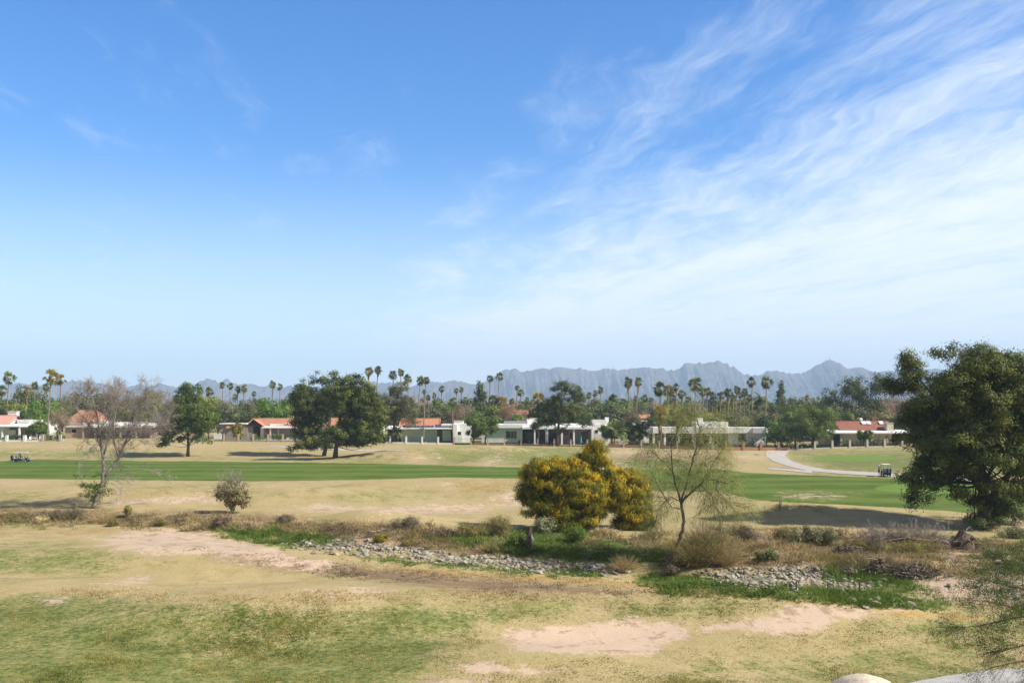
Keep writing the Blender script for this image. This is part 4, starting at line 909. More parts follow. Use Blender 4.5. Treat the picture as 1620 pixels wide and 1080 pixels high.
def tufts(name,label,pp,mat,seed,hgt,wid,nb=12,spread=.25,hv=.5,wd=.02,cat='ground cover',patch=.35,sharp=(3.2,.85)):
    r=np.random.default_rng(seed); B=drop(pp+r.normal(0,1,pp.shape)*[14,3.0]); kp=r.random(len(B))<np.clip(fbm(B[:,0]*patch,B[:,1]*patch,4,seed+9)*sharp[0]-sharp[1],.04,1); B=B[kp]; n=len(B); hs=hgt*(1+hv*(fbm(B[:,0]*.5,B[:,1]*.5,2,seed)-.5)*3)*r.uniform(.6,1.3,n); hs=np.clip(hs,hgt*.25,hgt*2.4)
    k=np.repeat(np.arange(n),nb); m=len(k)
    a=r.uniform(0,6.28,m); rr=np.sqrt(r.random(m))*wid
    base=B[k]+np.stack([np.cos(a)*rr,np.sin(a)*rr,np.full(m,-.02)],-1)
    d=nrm(np.stack([np.cos(a)*spread*2,np.sin(a)*spread*2,np.ones(m)],-1)+r.normal(0,spread,(m,3)))
    w=nrm(np.cross(d,r.normal(size=(m,3))))*wd; L=(hs[k]*r.uniform(.6,1.2,m))[:,None]
    V=np.stack([base-w,base+w,base+d*L],1).reshape(-1,3)
    ti=np.clip(fbm(B[:,0]*.8,B[:,1]*.8,3,seed+4)[k]*1.1-.05+r.normal(0,.18,m),0,1)
    me=mesh_poly(name,V,np.arange(m*3).reshape(-1,3),M[mat],ti)
    return tag(newobj(name,me),label,cat,kind='stuff')
RIPA=[(450,856),(640,864),(860,884),(1000,901),(960,911),(760,898),(540,876)]; RIPB=[(1105,906),(1230,896),(1392,924),(1372,935),(1200,930)]
strip=lambda q:[p[1] if isinstance(p,tuple) else p for p in q]
tufts('green_weeds','lush green weeds growing in the damp wash',scatter(strip(LUSH[:6]),6500,401),'weed',401,.24,.25,16,.4,.9,.022)
tufts('rubble_weeds','low weeds growing between the riprap stones',scatter([RIPA,RIPB],900,421),'weed',421,.20,.22,14,.45,.7,.02,patch=.6,sharp=(5,1.9))
tufts('tall_weeds','taller bright green weeds by the shaded pool',scatter([[(700,850),(790,842),(850,846),(905,850),(960,880),(900,886),(800,872)],[(350,842),(440,842),(520,850),(500,862),(400,858)],[(1330,900),(1400,905),(1430,925),(1340,915)]],1100,402),'weed',402,.42,.28,26,.4,.6,.028)
tufts('dry_weeds','tangled dry straw-coloured weeds along the banks',scatter([[(-40,806),(150,812),(330,815),(560,830),(600,850),(420,838),(200,832),(-40,829)],[(560,835),(700,835),(800,850),(820,872),(700,868),(600,858)],[(1130,838),(1300,842),(1450,858),(1480,900),(1300,895),(1120,888)],[(900,850),(1060,848),(1075,872),(950,862)]],6500,403),'dryweed',403,.28,.25,12,.4,.8,.016)
tufts('brown_thatch','flattened brown dead growth along the wash',scatter([[(-40,800),(560,826),(620,850),(420,842),(-40,826)],[(600,850),(800,850),(960,862),(930,884),(760,880),(640,866)],[(1100,846),(1300,846),(1620,862),(1640,900),(1400,912),(1150,898)],[(300,866),(520,886),(700,910),(900,925),(1090,940),(900,942),(560,916),(330,884)]],6500,404),'brush',404,.14,.25,9,.6,.8,.020)
WL=[[(-40,804),(150,810),(330,813),(560,826),(700,836),(800,846),(800,874),(700,864),(560,850),(420,838),(200,832),(-40,830)],[(1110,836),(1300,838),(1460,848),(1640,858),(1640,905),(1450,914),(1300,897),(1110,894)],[(880,845),(1060,845),(1080,870),(950,866),(880,858)]]
tufts('scrub_tangle','continuous tangle of dry tan scrub through the wash',scatter(WL,2600,411),'dryweed',411,.46,.50,40,.6,.9,.013,patch=.45,sharp=(7,3.1))
tufts('dark_scrub','dark brown twiggy growth through the wash',scatter(WL,2300,412),'brush',412,.36,.6,50,.6,.9,.016,patch=.5,sharp=(7,3.2))
tufts('olive_scrub','olive weedy growth through the wash',scatter(WL,1500,413),'scrub',413,.46,.45,40,.55,.9,.014,patch=.5,sharp=(7,3.1))
tufts('gold_grass','golden dry grass fringe along the near bank',scatter(strip(GOLD[:5]),5200,405),'dryweed',405,.12,.2,10,.5,.6,.016)
def lawn_pts(n,seed):
    r=np.random.default_rng(seed); y=1090-r.random(n)**1.1*155; x=r.uniform(-20,1640,n); z=zones(x,y)
    B_=fbm(x*.012,y*.035,4,77); keep=(z['dirt']<.45)&(z['fair']<.4)&(r.random(n)<np.clip((z['green']*.9+.28)*(B_*2.6-.6),0.05,1)); return np.stack([x[keep],y[keep]],-1)
tufts('turf_tufts','small uneven grass tufts in the near turf',lawn_pts(120000,406),'grassy',406,.075,.13,7,.7,.6,.014)

# ---------------------------------------------------------------- riprap stones
def rock_mesh(seed,name='rock'):
    bm=bmesh.new(); bmesh.ops.create_icosphere(bm,subdivisions=2,radius=.5); r=random.Random(seed)
    sx,sy,sz=r.uniform(.8,1.2),r.uniform(.7,1.0),r.uniform(.5,.75)
    pl=[(Vector((r.gauss(0,1),r.gauss(0,1),r.gauss(0,1))).normalized(),r.uniform(.22,.38)) for _ in range(11)]
    for v in bm.verts:
        for n_,d in pl:
            k=v.co.dot(n_)
            if k>d: v.co-=n_*(k-d)
        v.co=Vector((v.co.x*sx,v.co.y*sy,v.co.z*sz))*1.25
    me=bpy.data.meshes.new(name); bm.to_mesh(me); bm.free(); return me
ROCKS=[rock_mesh(s) for s in range(8)]
for m_ in ROCKS: m_.materials.append(M['stone'])
RIP1=[(450,858),(540,853),(640,866),(760,880),(860,886),(960,896),(1000,903),(960,909),(850,905),(760,896),(650,885),(540,874),(470,866)]
RIP2=[(1105,908),(1160,899),(1230,897),(1290,904),(1330,912),(1392,926),(1372,933),(1282,926),(1200,929),(1135,920)]
rp=np.concatenate([scatter([RIP1],1500,501),scatter([RIP2],820,502),scatter([[(1200,925),(1400,935),(1480,955),(1450,960),(1250,940)],[(1120,890),(1260,892),(1420,900),(1600,880),(1620,945),(1400,930)],[(560,835),(640,832),(720,858),(620,862)]],150,503)])
rp=rp+np.random.default_rng(9).normal(0,1,rp.shape)*[16,3.2]*(np.random.default_rng(10).random((len(rp),1))<.5); rw=drop(rp); rr_=np.random.default_rng(504); rs=rr_.gamma(3.4,.25/3.4,len(rw)); rs=np.clip(rs,.10,.60)
app=rs/rw[:,1]; order=np.argsort(-app)
label_='grey angular riprap stone lying among many like it in the dry wash'
for i in order[:300]:
    o=newobj('riprap_stone',ROCKS[int(rr_.integers(8))]); o.location=rw[i]+[0,0,rs[i]*.06]; o.scale=(rs[i],)*3
    o.rotation_euler=tuple(rr_.uniform(-.5,.5,2))+(float(rr_.uniform(0,6.28)),); tag(o,label_,'stone','riprap stones in the dry wash')
V=[];Fc=[];off=0
base_=[(np.array([v.co[:] for v in m_.vertices]),np.array([p.vertices[:] for p in m_.polygons])) for m_ in ROCKS]
for i in order[300:]:
    vv,ff=base_[int(rr_.integers(8))]; a=rr_.uniform(0,6.28); c,s_=math.cos(a),math.sin(a); Rm=np.array([[c,-s_,0],[s_,c,0],[0,0,1]])
    V.append((vv*rs[i])@Rm.T+rw[i]+[0,0,rs[i]*.06]); Fc.append(ff+off); off+=len(vv)
tag(newobj('riprap',mesh_poly('riprap',np.concatenate(V),np.concatenate(Fc),M['stone'])),'bed of smaller grey rubble between the riprap stones','rubble',kind='stuff')
for (x,y,sz,lab) in [(1385,957,.75,'pale lone boulder left of the golden grass by the near bank'),(1440,958,.85,'larger pale lone boulder right of the golden grass by the near bank'),(1370,962,.45,'small dark lone rock beside the pale boulder'),(790,822,.5,'small rock on the far bank behind the olive shrub'),(416,847,.5,'lone pale rock in the green weeds at the left of the wash'),(1190,843,.4,'small rock on the far bank near the brown twiggy shrub')]:
    sz*=.75; b=G(x,y); o=newobj('boulder',ROCKS[int(x)%8]); o.location=b+Vector((0,0,sz*.2)); o.scale=(sz,sz,sz*.9); o.rotation_euler=(.2,.1,x); tag(o,lab,'rock')
# big pale rock at the bottom edge
bm=bmesh.new(); bmesh.ops.create_icosphere(bm,subdivisions=5,radius=1); rq=random.Random(3)
co=np.array([v.co[:] for v in bm.verts]); nz=(fbm(co[:,0]*1.6+5,co[:,1]*1.6+co[:,2]*2,4,8)-.5)
for v,c,n_ in zip(bm.verts,co,nz):
    k=1+.30*n_; z=c[2]; x_=c[0]*1.62*k; zz=(1-abs(c[0])**1.5*.6)*(max(z,0)**.8)*.80*k if z>0 else z*.3
    v.co=(x_,c[1]*1.15*k,zz)
me=bpy.data.meshes.new('boulder'); bm.to_mesh(me); bm.free(); me.materials.append(M['boulder'])
for p in me.polygons: p.use_smooth=True
b=G(1368,1098); o=newobj('boulder',me); o.location=b+Vector((0,0,-.05)); tag(o,'big pale speckled boulder cut by the bottom edge beside the walk','rock')

# ---------------------------------------------------------------- stumps, debris, fallen tree
def stump(px,py,wpx,hpx,label,seed,cat='stump',roots=True,name='tree_stump',mat='deadwood'):
    b=G(px,py); s=b.y/F; w=wpx*s; h=hpx*s; r=np.random.default_rng(seed); e=empty(name,b,0,label,cat)
    mb=MB(); P_=[(0,0,-.15),(.03,0,h*.3),(-.05*w,0,h*.6),(.05*w,.03,h)]; mb.tube(P_,[w*.40,w*.34,w*.30,w*.20],12)
    if roots:
        for i in range(16):
            a=r.uniform(0,6.28); mb.tube([(0,0,h*r.uniform(.1,.6)),(math.cos(a)*w*.35,math.sin(a)*w*.3,h*r.uniform(.2,.8)),(math.cos(a)*w*.6,math.sin(a)*w*.5,h*r.uniform(-.05,.7))],[w*.09,w*.05,w*.015],5)
    v=np.array(mb.v); nn=vnoise(v[:,0]*7+3,v[:,2]*7,seed)-.5; v[:,0]+=nn*w*.14; mb.v=[tuple(q) for q in v]
    mb.build('wood',M[mat],e); return e
stump(838,868,17,34,'torn weathered stump with a pale split face standing in green weeds',601)
_b=G(838,868); _o=MB().tube([(.18,-.30,.35),(.22,-.33,.75),(.12,-.28,1.15)],[.10,.14,.04],7).build('split_face',M['deadpale'],[q for q in COL.objects if q.name.startswith('tree_stump')][0],True)
e=stump(1524,868,44,26,'large uprooted root ball with curling roots under the huge pine',602,'root ball',name='root_ball')
mb=MB(); 
for a_ in ((-.2,1.1),(.5,1.5),(.9,1.2)): mb.tube([(0,0,.7),(a_[0]*.6,.1,a_[1]*1.0),(a_[0]*1.2,.2,a_[1]*1.15),(a_[0]*1.7,.2,a_[1]*.85)],[.05,.035,.025,.015],5)
mb.build('root',M['deadpale'],e)
cm,_=crown_mesh('soil_roots',[(0,0,.45,.85,.6,.5),(-.5,0,.3,.6,.5,.35),(.7,0,.2,.5,.4,.3)],90,34,.22,.22,.05,M['brush'],603,.6,tang='rand'); newobj('soil_roots',cm,e)
def debris(px,py,wpx,hpx,label,seed,n=220):
    b=G(px,py); s=b.y/F; w=wpx*s/2; h=hpx*s; r=np.random.default_rng(seed); e=empty('debris_pile',b,0,label,'debris pile'); mb=MB(); mp=MB()
    for i in range(n):
        a=r.uniform(0,6.28); q=math.sqrt(r.random()); x_=math.cos(a)*q*w; y_=math.sin(a)*q*w*.6; z_=h*(1-q)*r.uniform(0,1)
        d=r.normal(0,1,3); d[2]*=.35; d/=np.linalg.norm(d); L=r.uniform(.25,.9); (mp if i%4==0 else mb).tube([(x_,y_,z_),tuple(np.array([x_,y_,z_])+d*L*.5+[0,0,.05]),tuple(np.array([x_,y_,z_])+d*L)],[.035,.028,.012],4)
    mb.build('dark_wood',M['deadwood'],e); mp.build('pale_wood',M['deadpale'],e)
    cm,_=crown_mesh('rubbish',[(0,0,h*.35,w*.8,w*.5,h*.55)],70,30,.25,.22,.07,M['brush'],seed,.3); newobj('rubbish',cm,e)
debris(1388,906,34,24,'tall dark heap of flood debris left of the long pale one',611)
debris(1445,908,80,16,'long low heap of splintered pale wood debris',612,300)
debris(1345,875,50,14,'small dark debris heap at the fallen tree tip',613)
debris(1344,909,24,9,'little brown debris clump left of the tall dark heap',614,80)
debris(1068,895,30,24,'dark root tangle at the foot of the palo verde',615,160)
def fallen():
    b=G(1500,868); s=b.y/F; e=empty('fallen_tree',b,0,'toppled leafless tree lying left from the root ball, olive twigs spread low','fallen tree'); r=np.random.default_rng(620); mb=MB(); tw=MB()
    L=(1500-1330)*s
    for i in range(15):
        y_=r.uniform(-2.6,1.6); pts=[np.array([0,0,.5])]; 
        for k in range(1,6):
            t=k/5; pts.append(np.array([-L*t*r.uniform(.9,1.0)*(.6+.4*r.random()),y_*t,.5+.75*math.sin(t*2.4)*r.uniform(.5,1)-t*.25]))
        (mb if i%3 else tw).tube(pts,[.11,.08,.06,.04,.03,.015],5)
        for k in range(1,6):
            for c in range(4): branchy(tw if c==0 else mb,pts[k]+(pts[k-1]-pts[k])*r.random(),(-.8 if c else .3,r.normal(0,.6),r.normal(.2,.35)),1.1*r.uniform(.6,1.2),.018,2,r,.5,.05,(2,4),3,.15,.007,.65)
    tw.build('branch',M['deadpale'],e,True); mb.build('branch',M['barktwig'],e,True)
    bl=[(-L*t,yy,.45,L*.16,1.2,.5) for t,yy in ((.25,-1),(.4,-.3),(.55,-1),(.7,0),(.85,-.6),(.6,.9),(.35,.8),(.45,-2.2),(.7,-2.2))]
    cm,_=crown_mesh('twigs',bl,300,46,.4,.30,.020,M['scrub'],621,.2,tang='up'); newobj('twigs',cm,e)
fallen()
# little posts in the near green strip, teal rubbish scrap
for i,(x,y,h_) in enumerate([(1260,936,.5),(1310,938,.5),(1360,941,.65)]):
    b=G(x,y); mb=MB(); mb.tube([(0,0,-.2),(0,0,h_)],[.05,.045],7); mb.tube([(0,0,h_),(0,0,h_+.04)],[.06,.05],7); o=mb.build('marker_post',M['deadwood']); o.location=b
    tag(o,['left weathered stake in the green strip below the riprap','middle weathered stake in the green strip below the riprap','right taller weathered stake in the green strip below the riprap'][i],'stake')

# ---------------------------------------------------------------- near mesquite reaching in from the right
def mesquite():
    D=29.0; b=Vector(((1760-810)/F*D,D+1,gz((1760-810)/F*D,D+1))); r=np.random.default_rng(71); e=empty('mesquite_tree',b,0,'near fine-leaved tree reaching in from the lower right edge','tree')
    W=lambda x,y,dy=0: np.array(P(x,y,D+dy)-b); mb=MB(); tips=[]
    mb.tube([(0,0,-.3),(-.1,0,1),(-.25,.1,2.2),tuple(W(1735,960))],[.2,.17,.14,.1],9)
    arms=[[(1735,960),(1690,960,.3),(1640,970,.5),(1590,980,.6),(1545,990,.6),(1500,992,.6)],[(1735,960),(1690,945,-.4),(1640,935,-.7),(1590,925,-.8),(1550,915,-.9)],[(1735,980),(1690,1000,0),(1640,1015,0),(1600,1025,0),(1570,1035,0)],
          [(1735,960),(1700,925,.5),(1655,905,.8),(1610,895,1),(1575,890,1)],[(1735,985),(1690,1020,-.6),(1650,1040,-.8),(1600,1048,-.9),(1560,1058,-.9)],[(1735,990),(1700,1040,.4),(1660,1060,.5),(1620,1075,.5)],[(1735,955),(1690,930,-1),(1640,950,-1.2),(1600,960,-1.2),(1560,950,-1.3)],[(1735,950),(1690,900,0),(1650,885,.2),(1625,875,.2)]]
    for a in arms:
        p=[W(*q) for q in a]; n=len(p); mb.tube(p,[.035-.027*i/(n-1) for i in range(n)],6)
        for i in range(1,n):
            for c in range(9):
                t=r.random(); q=p[i-1]+(p[i]-p[i-1])*t; d=nrm(p[i]-p[i-1])+r.normal(0,.5,3)+[0,0,-.05]
                branchy(mb,q,d,.55*r.uniform(.7,1.3),.008,2,r,.5,.0,(2,4),3,.15,.0022,.7,.12,tips,3)
    mb.build('trunk',M['bark'],e,True)
    T=np.array([t[0] for t in tips]); k=np.repeat(np.arange(len(T)),34); o=r.normal(0,.07,(len(k),3))
    # leaves thin out away from the upper middle of the spray
    dens=np.clip(fbm(T[:,0]*1.3,T[:,2]*1.3,2,5)*2-.35+(T[:,2]-T[:,2].mean())*.45,0.06,1); keep=r.random(len(k))<dens[k]; k=k[keep]; o=o[keep]
    V=leaf_geo(T[k]+o,nrm(r.normal(size=(len(k),3))),.06,.015,r); newobj('crown',mesh_poly('crown',V,np.arange(len(V)).reshape(-1,4),M['mesq'],np.clip(r.normal(.45,.2,len(k)),0,1)),e)
mesquite()
# ---------------------------------------------------------------- houses
class House:
    """local frame at depth D: px columns/rows of the front face -> metres"""
    def __init__(s,name,label,D,pxc,cat='house',group=None):
        s.D=D; s.k=D/F; s.x0=(pxc-810)*s.k; s.z0=gz(s.x0,D); s.e=empty(name,(s.x0,D,s.z0),0,label,cat,group or 'single-storey houses behind the golf course')
    def X(s,px,dy=0): return (px-810)*(s.D+dy)/F-s.x0
    def Z(s,py,dy=0): return CAMH+(HY-py)*(s.D+dy)/F-s.z0
    def box(s,name,px0,px1,dy,dep,py0,py1,mat,lab=None,bev=0,base=None):
        """front face at depth offset dy, columns px0..px1, rows py0 (top)..py1 (bottom)"""
        z1=s.Z(py0,dy); z0=s.Z(py1,dy) if base is None else base
        o=MB().box(s.X(px0,dy),s.X(px1,dy),dy,dy+dep,z0,z1).build(name,M[mat],s.e,bevel=bev)
        if lab: o['label']=lab
        return o
    def slab(s,name,px0,px1,dy,dep,py,th,mat,slope=0.0):
        """roof slab; py = row of lower front edge"""
        z=s.Z(py,dy); x0,x1=s.X(px0,dy),s.X(px1,dy)
        V=[(x0,dy,z),(x1,dy,z),(x1,dy+dep,z+slope),(x0,dy+dep,z+slope),(x0,dy,z+th),(x1,dy,z+th),(x1,dy+dep,z+slope+th),(x0,dy+dep,z+slope+th)]
        return MB().add(V,[(0,3,2,1),(4,5,6,7),(0,1,5,4),(1,2,6,5),(2,3,7,6),(3,0,4,7)]).build(name,M[mat],s.e)
    def window(s,px0,px1,dy,py0,py1,fr='frame',mull=1,name='window',dark='glass'):
        x0,x1,z1,z0=s.X(px0,dy),s.X(px1,dy),s.Z(py0,dy),s.Z(py1,dy)
        w=MB(); t=.09
        w.box(x0-t,x1+t,dy-.07,dy-.005,z1,z1+t); w.box(x0-t,x1+t,dy-.07,dy-.005,z0-t,z0); w.box(x0-t,x0,dy-.07,dy-.005,z0,z1); w.box(x1,x1+t,dy-.07,dy-.005,z0,z1)
        for i in range(mull): xm=x0+(x1-x0)*(i+1)/(mull+1); w.box(xm-.035,xm+.035,dy-.06,dy-.005,z0,z1)
        f=w.build(name,M[fr],s.e); MB().box(x0,x1,dy-.03,dy-.01,z0,z1).build('pane',M[dark],f)
    def column(s,px,dy,py0,w=.35,mat='white'):
        x=s.X(px,dy); mb=MB().box(x-w/2,x+w/2,dy,dy+w,-.3,s.Z(py0,dy)); mb.box(x-w/2-.05,x+w/2+.05,dy-.05,dy+w+.05,-.3,.18); mb.box(x-w/2-.05,x+w/2+.05,dy-.05,dy+w+.05,s.Z(py0,dy)-.2,s.Z(py0,dy)-.003); mb.build('column',M[mat],s.e)
    def gable(s,px0,px1,dy,dep,eave,ridge,mat,wallmat='white',over=.4,hip=0.0,rz=0.0,th=.16):
        """ridge parallel to the front; eave/ridge rows. gable ends as wall part"""
        x0,x1=s.X(px0,dy),s.X(px1,dy); ze=s.Z(eave,dy); zr=s.Z(ridge,dy+dep/2); ym=dy+dep/2
        piv=Vector(((x0+x1)/2,ym,0)); Mx=Matrix.Translation(piv)@Matrix.Rotation(rz,4,'Z')@Matrix.Translation(-piv)
        hx=hip*(x1-x0); T=lambda V:[tuple(Mx@Vector(p)) for p in V]
        a=[(x0-over,dy-over,ze),(x1+over,dy-over,ze),(x1+over-hx,ym,zr),(x0-over+hx,ym,zr),(x1+over,dy+dep+over,ze),(x0-over,dy+dep+over,ze)]
        V=T(a)+T([(p[0],p[1],p[2]-th) for p in a])
        fs=[(0,1,2,3),(3,2,4,5),(6,9,8,7),(9,11,10,8),(0,6,7,1),(4,10,11,5)]
        if hip: fs+=[(1,4,2),(0,3,5),(7,8,10),(6,11,9),(1,7,10,4),(5,11,6,0)]
        else: fs+=[(1,7,8,2),(2,8,10,4),(3,9,6,0),(5,11,9,3)]
        rf=MB().add(V,fs).build('roof',M[mat],s.e)
        # ridge and rake caps
        c=MB(); c.tube(T([(x0-over+hx,ym,zr+.03),(x1+over-hx,ym,zr+.03)]),[.12,.12],6)
        for xx,hh in ((x0-over,hx),(x1+over,-hx)): c.tube(T([(xx,dy-over,ze+.03),(xx+hh,ym,zr+.03)]),[.1,.1],5); c.tube(T([(xx,dy+dep+over,ze+.03),(xx+hh,ym,zr+.03)]),[.1,.1],5)
        c.build('ridge_tiles',M[mat],rf)
        w=MB()
        pr=[(x0+.1,dy+.15,-.3),(x1-.1,dy+.15,-.3),(x1-.1,dy+dep-.15,-.3),(x0+.1,dy+dep-.15,-.3)]
        zt=ze-th-.05; top=[(p[0],p[1],zt) for p in pr]
        w.add(T(pr+top),[(0,1,5,4),(1,2,6,5),(2,3,7,6),(3,0,4,7)])
        if not hip:
            for xx in (x0+.1,x1-.1): w.add(T([(xx,dy+.15,zt),(xx,dy+dep-.15,zt),(xx,ym,zr-th-.15)]),[(0,1,2)])
        w.build('wall',M[wallmat],s.e); return rf
# H1 pink-roofed, far left
h=House('house','white house with a faded pink tile roof and chimney at the far left edge',284,20)
h.gable(-42,14,2.0,9,671,657,'tile_pink','white')
h.box('chimney',12,26,7.0,1.8,651,668,'white',bev=.06); h.box('chimney_cap',11.4,26.6,6.85,2.1,650.3,651.1,'white')
h.box('wall',-42,62,3.0,8,675,698,'greywall'); h.box('flat_roof',27,66,4.5,9,663.5,675,'whiteroof'); h.box('flat_roof',64,78,5.5,6,665.5,676,'whiteroof'); h.box('wall',66,78,5.6,6,675.6,698,'offwhite')
h.slab('patio_roof',-42,31,-1.5,5.2,675,.28,'whiteroof',.5); h.slab('patio_roof',31,48,-1.0,5.5,675.5,.3,'whiteroof',.8)
for c in (3,30,-14): h.column(c,-1.0,675.3,.45)
h.box('wall',5,24,1.2,.25,680,697,'offwhite','pale privacy wall under the patio roof'); h.window(-10,2,2.98,680,695,dark='glass'); h.window(41,48,2.98,680,696,'wood',0)
# H2 hipped orange roof
h=House('house','pinkish stucco house with a hipped orange roof partly behind the leafless tree',288,150)
h.gable(107,150,5,11,667,648.5,'tile','pinkwall',hip=.26)
h.box('wall',103,131,0,9,670,698,'tanwall'); h.slab('flat_roof',101,132,-.6,7,675.5,.35,'whiteroof'); h.box('parapet',104,132,1,7,668,674.3,'cream')
h.window(113.5,121,-.002,678.5,684.5,'offwhite',0)
h.box('wall',131,240,4,6,674,698,'greywall'); h.slab('flat_roof',129,243,-1,10,676,.55,'whiteroof',.9)
for c in (131,150,168,190,215,238): h.column(c,-.6,676.3,.4,'tanwall')
h.window(142,150,3.98,680,696,'wood',1); h.window(172,186,3.98,680,696,'wood',1); h.window(200,210,3.98,681,692,'offwhite',0)
h.box('wall',240,256,.5,6,679,698,'pinkwall'); h.box('parapet',155,165,2,3,664,670,'offwhite',bev=.05); h.box('roof_cooler',160,167,6,2,665,671,'steel',bev=.08)
h=House('house','tan flat-topped house glimpsed beyond the leafless tree',330,200); h.box('wall',176,206,0,8,655,675,'cream'); h.box('roof',175,207,-.2,8.5,654,655.3,'tile'); h.window(180,190,-.003,659,665)
h=House('house','house with a small orange roof peak beyond the topiary',320,55); h.gable(46,62,0,7,664,655,'tile','cream')
# H3 gabled timber
h=House('house','tan house with an orange gabled roof and timbered porch end left of the twin pines',281,410)
h.box('wall',349,392,1,7,671,698,'greywall'); h.slab('flat_roof',347,390,.5,8,670.7,.25,'whiteroof')
h.slab('awning',357,368,-.8,1.8,677.5,.15,'tile',.6); h.box('side_wall',338,350,-.6,.3,686,696,'white')
h.gable(396,474,3.5,9.5,673.5,661.5,'tile','greywall',.7,rz=R(-9))
# timbered gable porch facing left-front
x0,x1=h.X(389,1),h.X(417,1); zt=h.Z(663.5,1); ze=h.Z(674.5,1); ym=1.0
mb=MB(); xm=(x0+x1)/2-.3
for a,b in (((x0,ym,ze),(xm,ym,zt)),((xm,ym,zt),(x1,ym,ze)),((x0,ym,ze+.1),(x1,ym,ze+.1)),((xm,ym,zt),(xm,ym,ze))): mb.tube([a,b],[.13,.13],4)
mb.build('timber_frame',M['wood'],h.e)
MB().add([(x0,ym+.35,ze),(x1,ym+.35,ze),(xm,ym+.35,zt),(x0,ym+3.5,ze),(x1,ym+3.5,ze),(xm,ym+3.5,zt)],[(0,1,2)]).build('gable_end',M['wood'],h.e)
MB().add([(x0-.3,ym-.4,ze-.05),(xm,ym-.4,zt+.12),(xm,ym+4.5,zt+.12),(x0-.3,ym+4.5,ze-.05),(x1+.3,ym-.4,ze-.05),(x1+.3,ym+4.5,ze-.05)],[(0,1,2,3),(1,4,5,2)]).build('roof',M['tile'],h.e)
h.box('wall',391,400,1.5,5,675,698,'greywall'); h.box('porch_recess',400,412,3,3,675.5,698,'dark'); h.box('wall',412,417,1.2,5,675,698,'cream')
h.box('roof_parapet',427,474,3.0,6,670.5,677,'white'); h.box('chimney',450,456,3.0,2,669,676,'white'); h.slab('patio_roof',414,482,-.5,6,677,.35,'whiteroof',.3)
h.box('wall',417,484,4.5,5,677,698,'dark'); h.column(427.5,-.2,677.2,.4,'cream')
for a,b in ((439,444),(467,472),(417,421)): h.box('pier',a,b,3.4,1.0,678,697,'cream')
h.window(421,427,4.48,683,697,'frame',1); h.window(430,438,4.48,682,697,'wood',1); h.window(452,465,4.48,682,697,'wood',2)
h.box('chimney',461,464,9,1.2,657,663,'cream')
for c in (453,): h.box('planter_wall',c,c+12,-1.0,1.2,692,697,'cream')
# house behind the twin pines
h=House('house','cream house seen through the gaps of the twin pines',280,520); h.box('wall',478,560,0,8,674,700,'cream'); h.gable(480,556,1,9,674,661,'tile','cream'); h.slab('patio_roof',540,606,-.5,5,677,.3,'whiteroof'); h.box('wall',560,606,3,5,677,700,'offwhite'); h.window(498,506,-.003,682,694); h.window(570,590,2.99,682,698,'frame',2)
# H4 glass-walled
h=House('house','white house with glass walls, orange roof and roof solar panels',276,680)
h.gable(634,692,3,9,675,661.8,'tile','white',.5)
h.slab('patio_roof',611,716,-.6,7,678.6,.32,'whiteroof',.55)
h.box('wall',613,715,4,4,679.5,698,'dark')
for a,b in ((648,652.5),(675,683),(700,713)): h.box('pier',a,b,2.9,1.2,680,697,'white')
for a,b in ((615,630),(631,647),(653,664),(664.5,674.5),(684,691),(691.5,699)): h.window(a,b,3.6,681,696.5,'metal',1)
x0,x1=h.X(637,0),h.X(686,0)
for i in range(9):
    a=x0+(x1-x0)*i/9; MB().add([(a,.1,h.Z(677.2)+.12),(a+(x1-x0)/9*.92,.1,h.Z(677.2)+.12),(a+(x1-x0)/9*.92,1.7,h.Z(677.2)+.75),(a,1.7,h.Z(677.2)+.75)]+[(a,.1,h.Z(677.2)+.07),(a+(x1-x0)/9*.92,.1,h.Z(677.2)+.07),(a+(x1-x0)/9*.92,1.7,h.Z(677.2)+.70),(a,1.7,h.Z(677.2)+.70)],[(0,1,2,3),(7,6,5,4),(0,4,5,1),(1,5,6,2),(2,6,7,3),(3,7,4,0)]).build('solar_panel',M['solar'],h.e)
for i in range(6):
    a=h.X(688)+i*.75; MB().add([(a,.3,h.Z(677)+.35),(a+.68,.3,h.Z(677)+.35),(a+.68,2.0,h.Z(677)+1.0),(a,2.0,h.Z(677)+1.0),(a,.3,h.Z(677)+.3),(a+.68,.3,h.Z(677)+.3),(a+.68,2.0,h.Z(677)+.95),(a,2.0,h.Z(677)+.95)],[(0,1,2,3),(7,6,5,4),(0,4,5,1),(1,5,6,2),(2,6,7,3),(3,7,4,0)]).build('solar_panel',M['solar'],h.e)
h.box('flat_roof',698,722,1,8,670.5,678,'whiteroof'); h.box('wall',716,723,-.5,7,671,699,'white'); h.box('wall',723,745,1.5,7,670,700,'white'); h.window(724,729,1.49,683,690,'wood',0)
h.box('garden_wall',720,731,-2.0,.4,688,702,'white'); h.box('roof_box',718,733,5,3,665.5,671,'white'); h.box('roof_box_cap',717.5,733.5,4.8,3.4,664.6,665.6,'tile')
# roofs beyond
h=House('house','orange-roofed house beyond the clipped citrus trees',330,770); h.gable(757,780,0,9,663,657,'tile','cream'); h.slab('flat_roof',741,760,0,6,664,.4,'offwhite'); h.box('wall',741,760,.5,5,664.5,672,'cream')
h=House('house','pale roof glimpsed above the tree belt left of the white-trunked palm',360,706); h.gable(699,712,0,8,657,651,'tile_pink','offwhite')
h=House('house','brownish roof beyond the reddish twiggy trees',350,825); h.gable(812,838,0,8,655,649,'tile','cream')
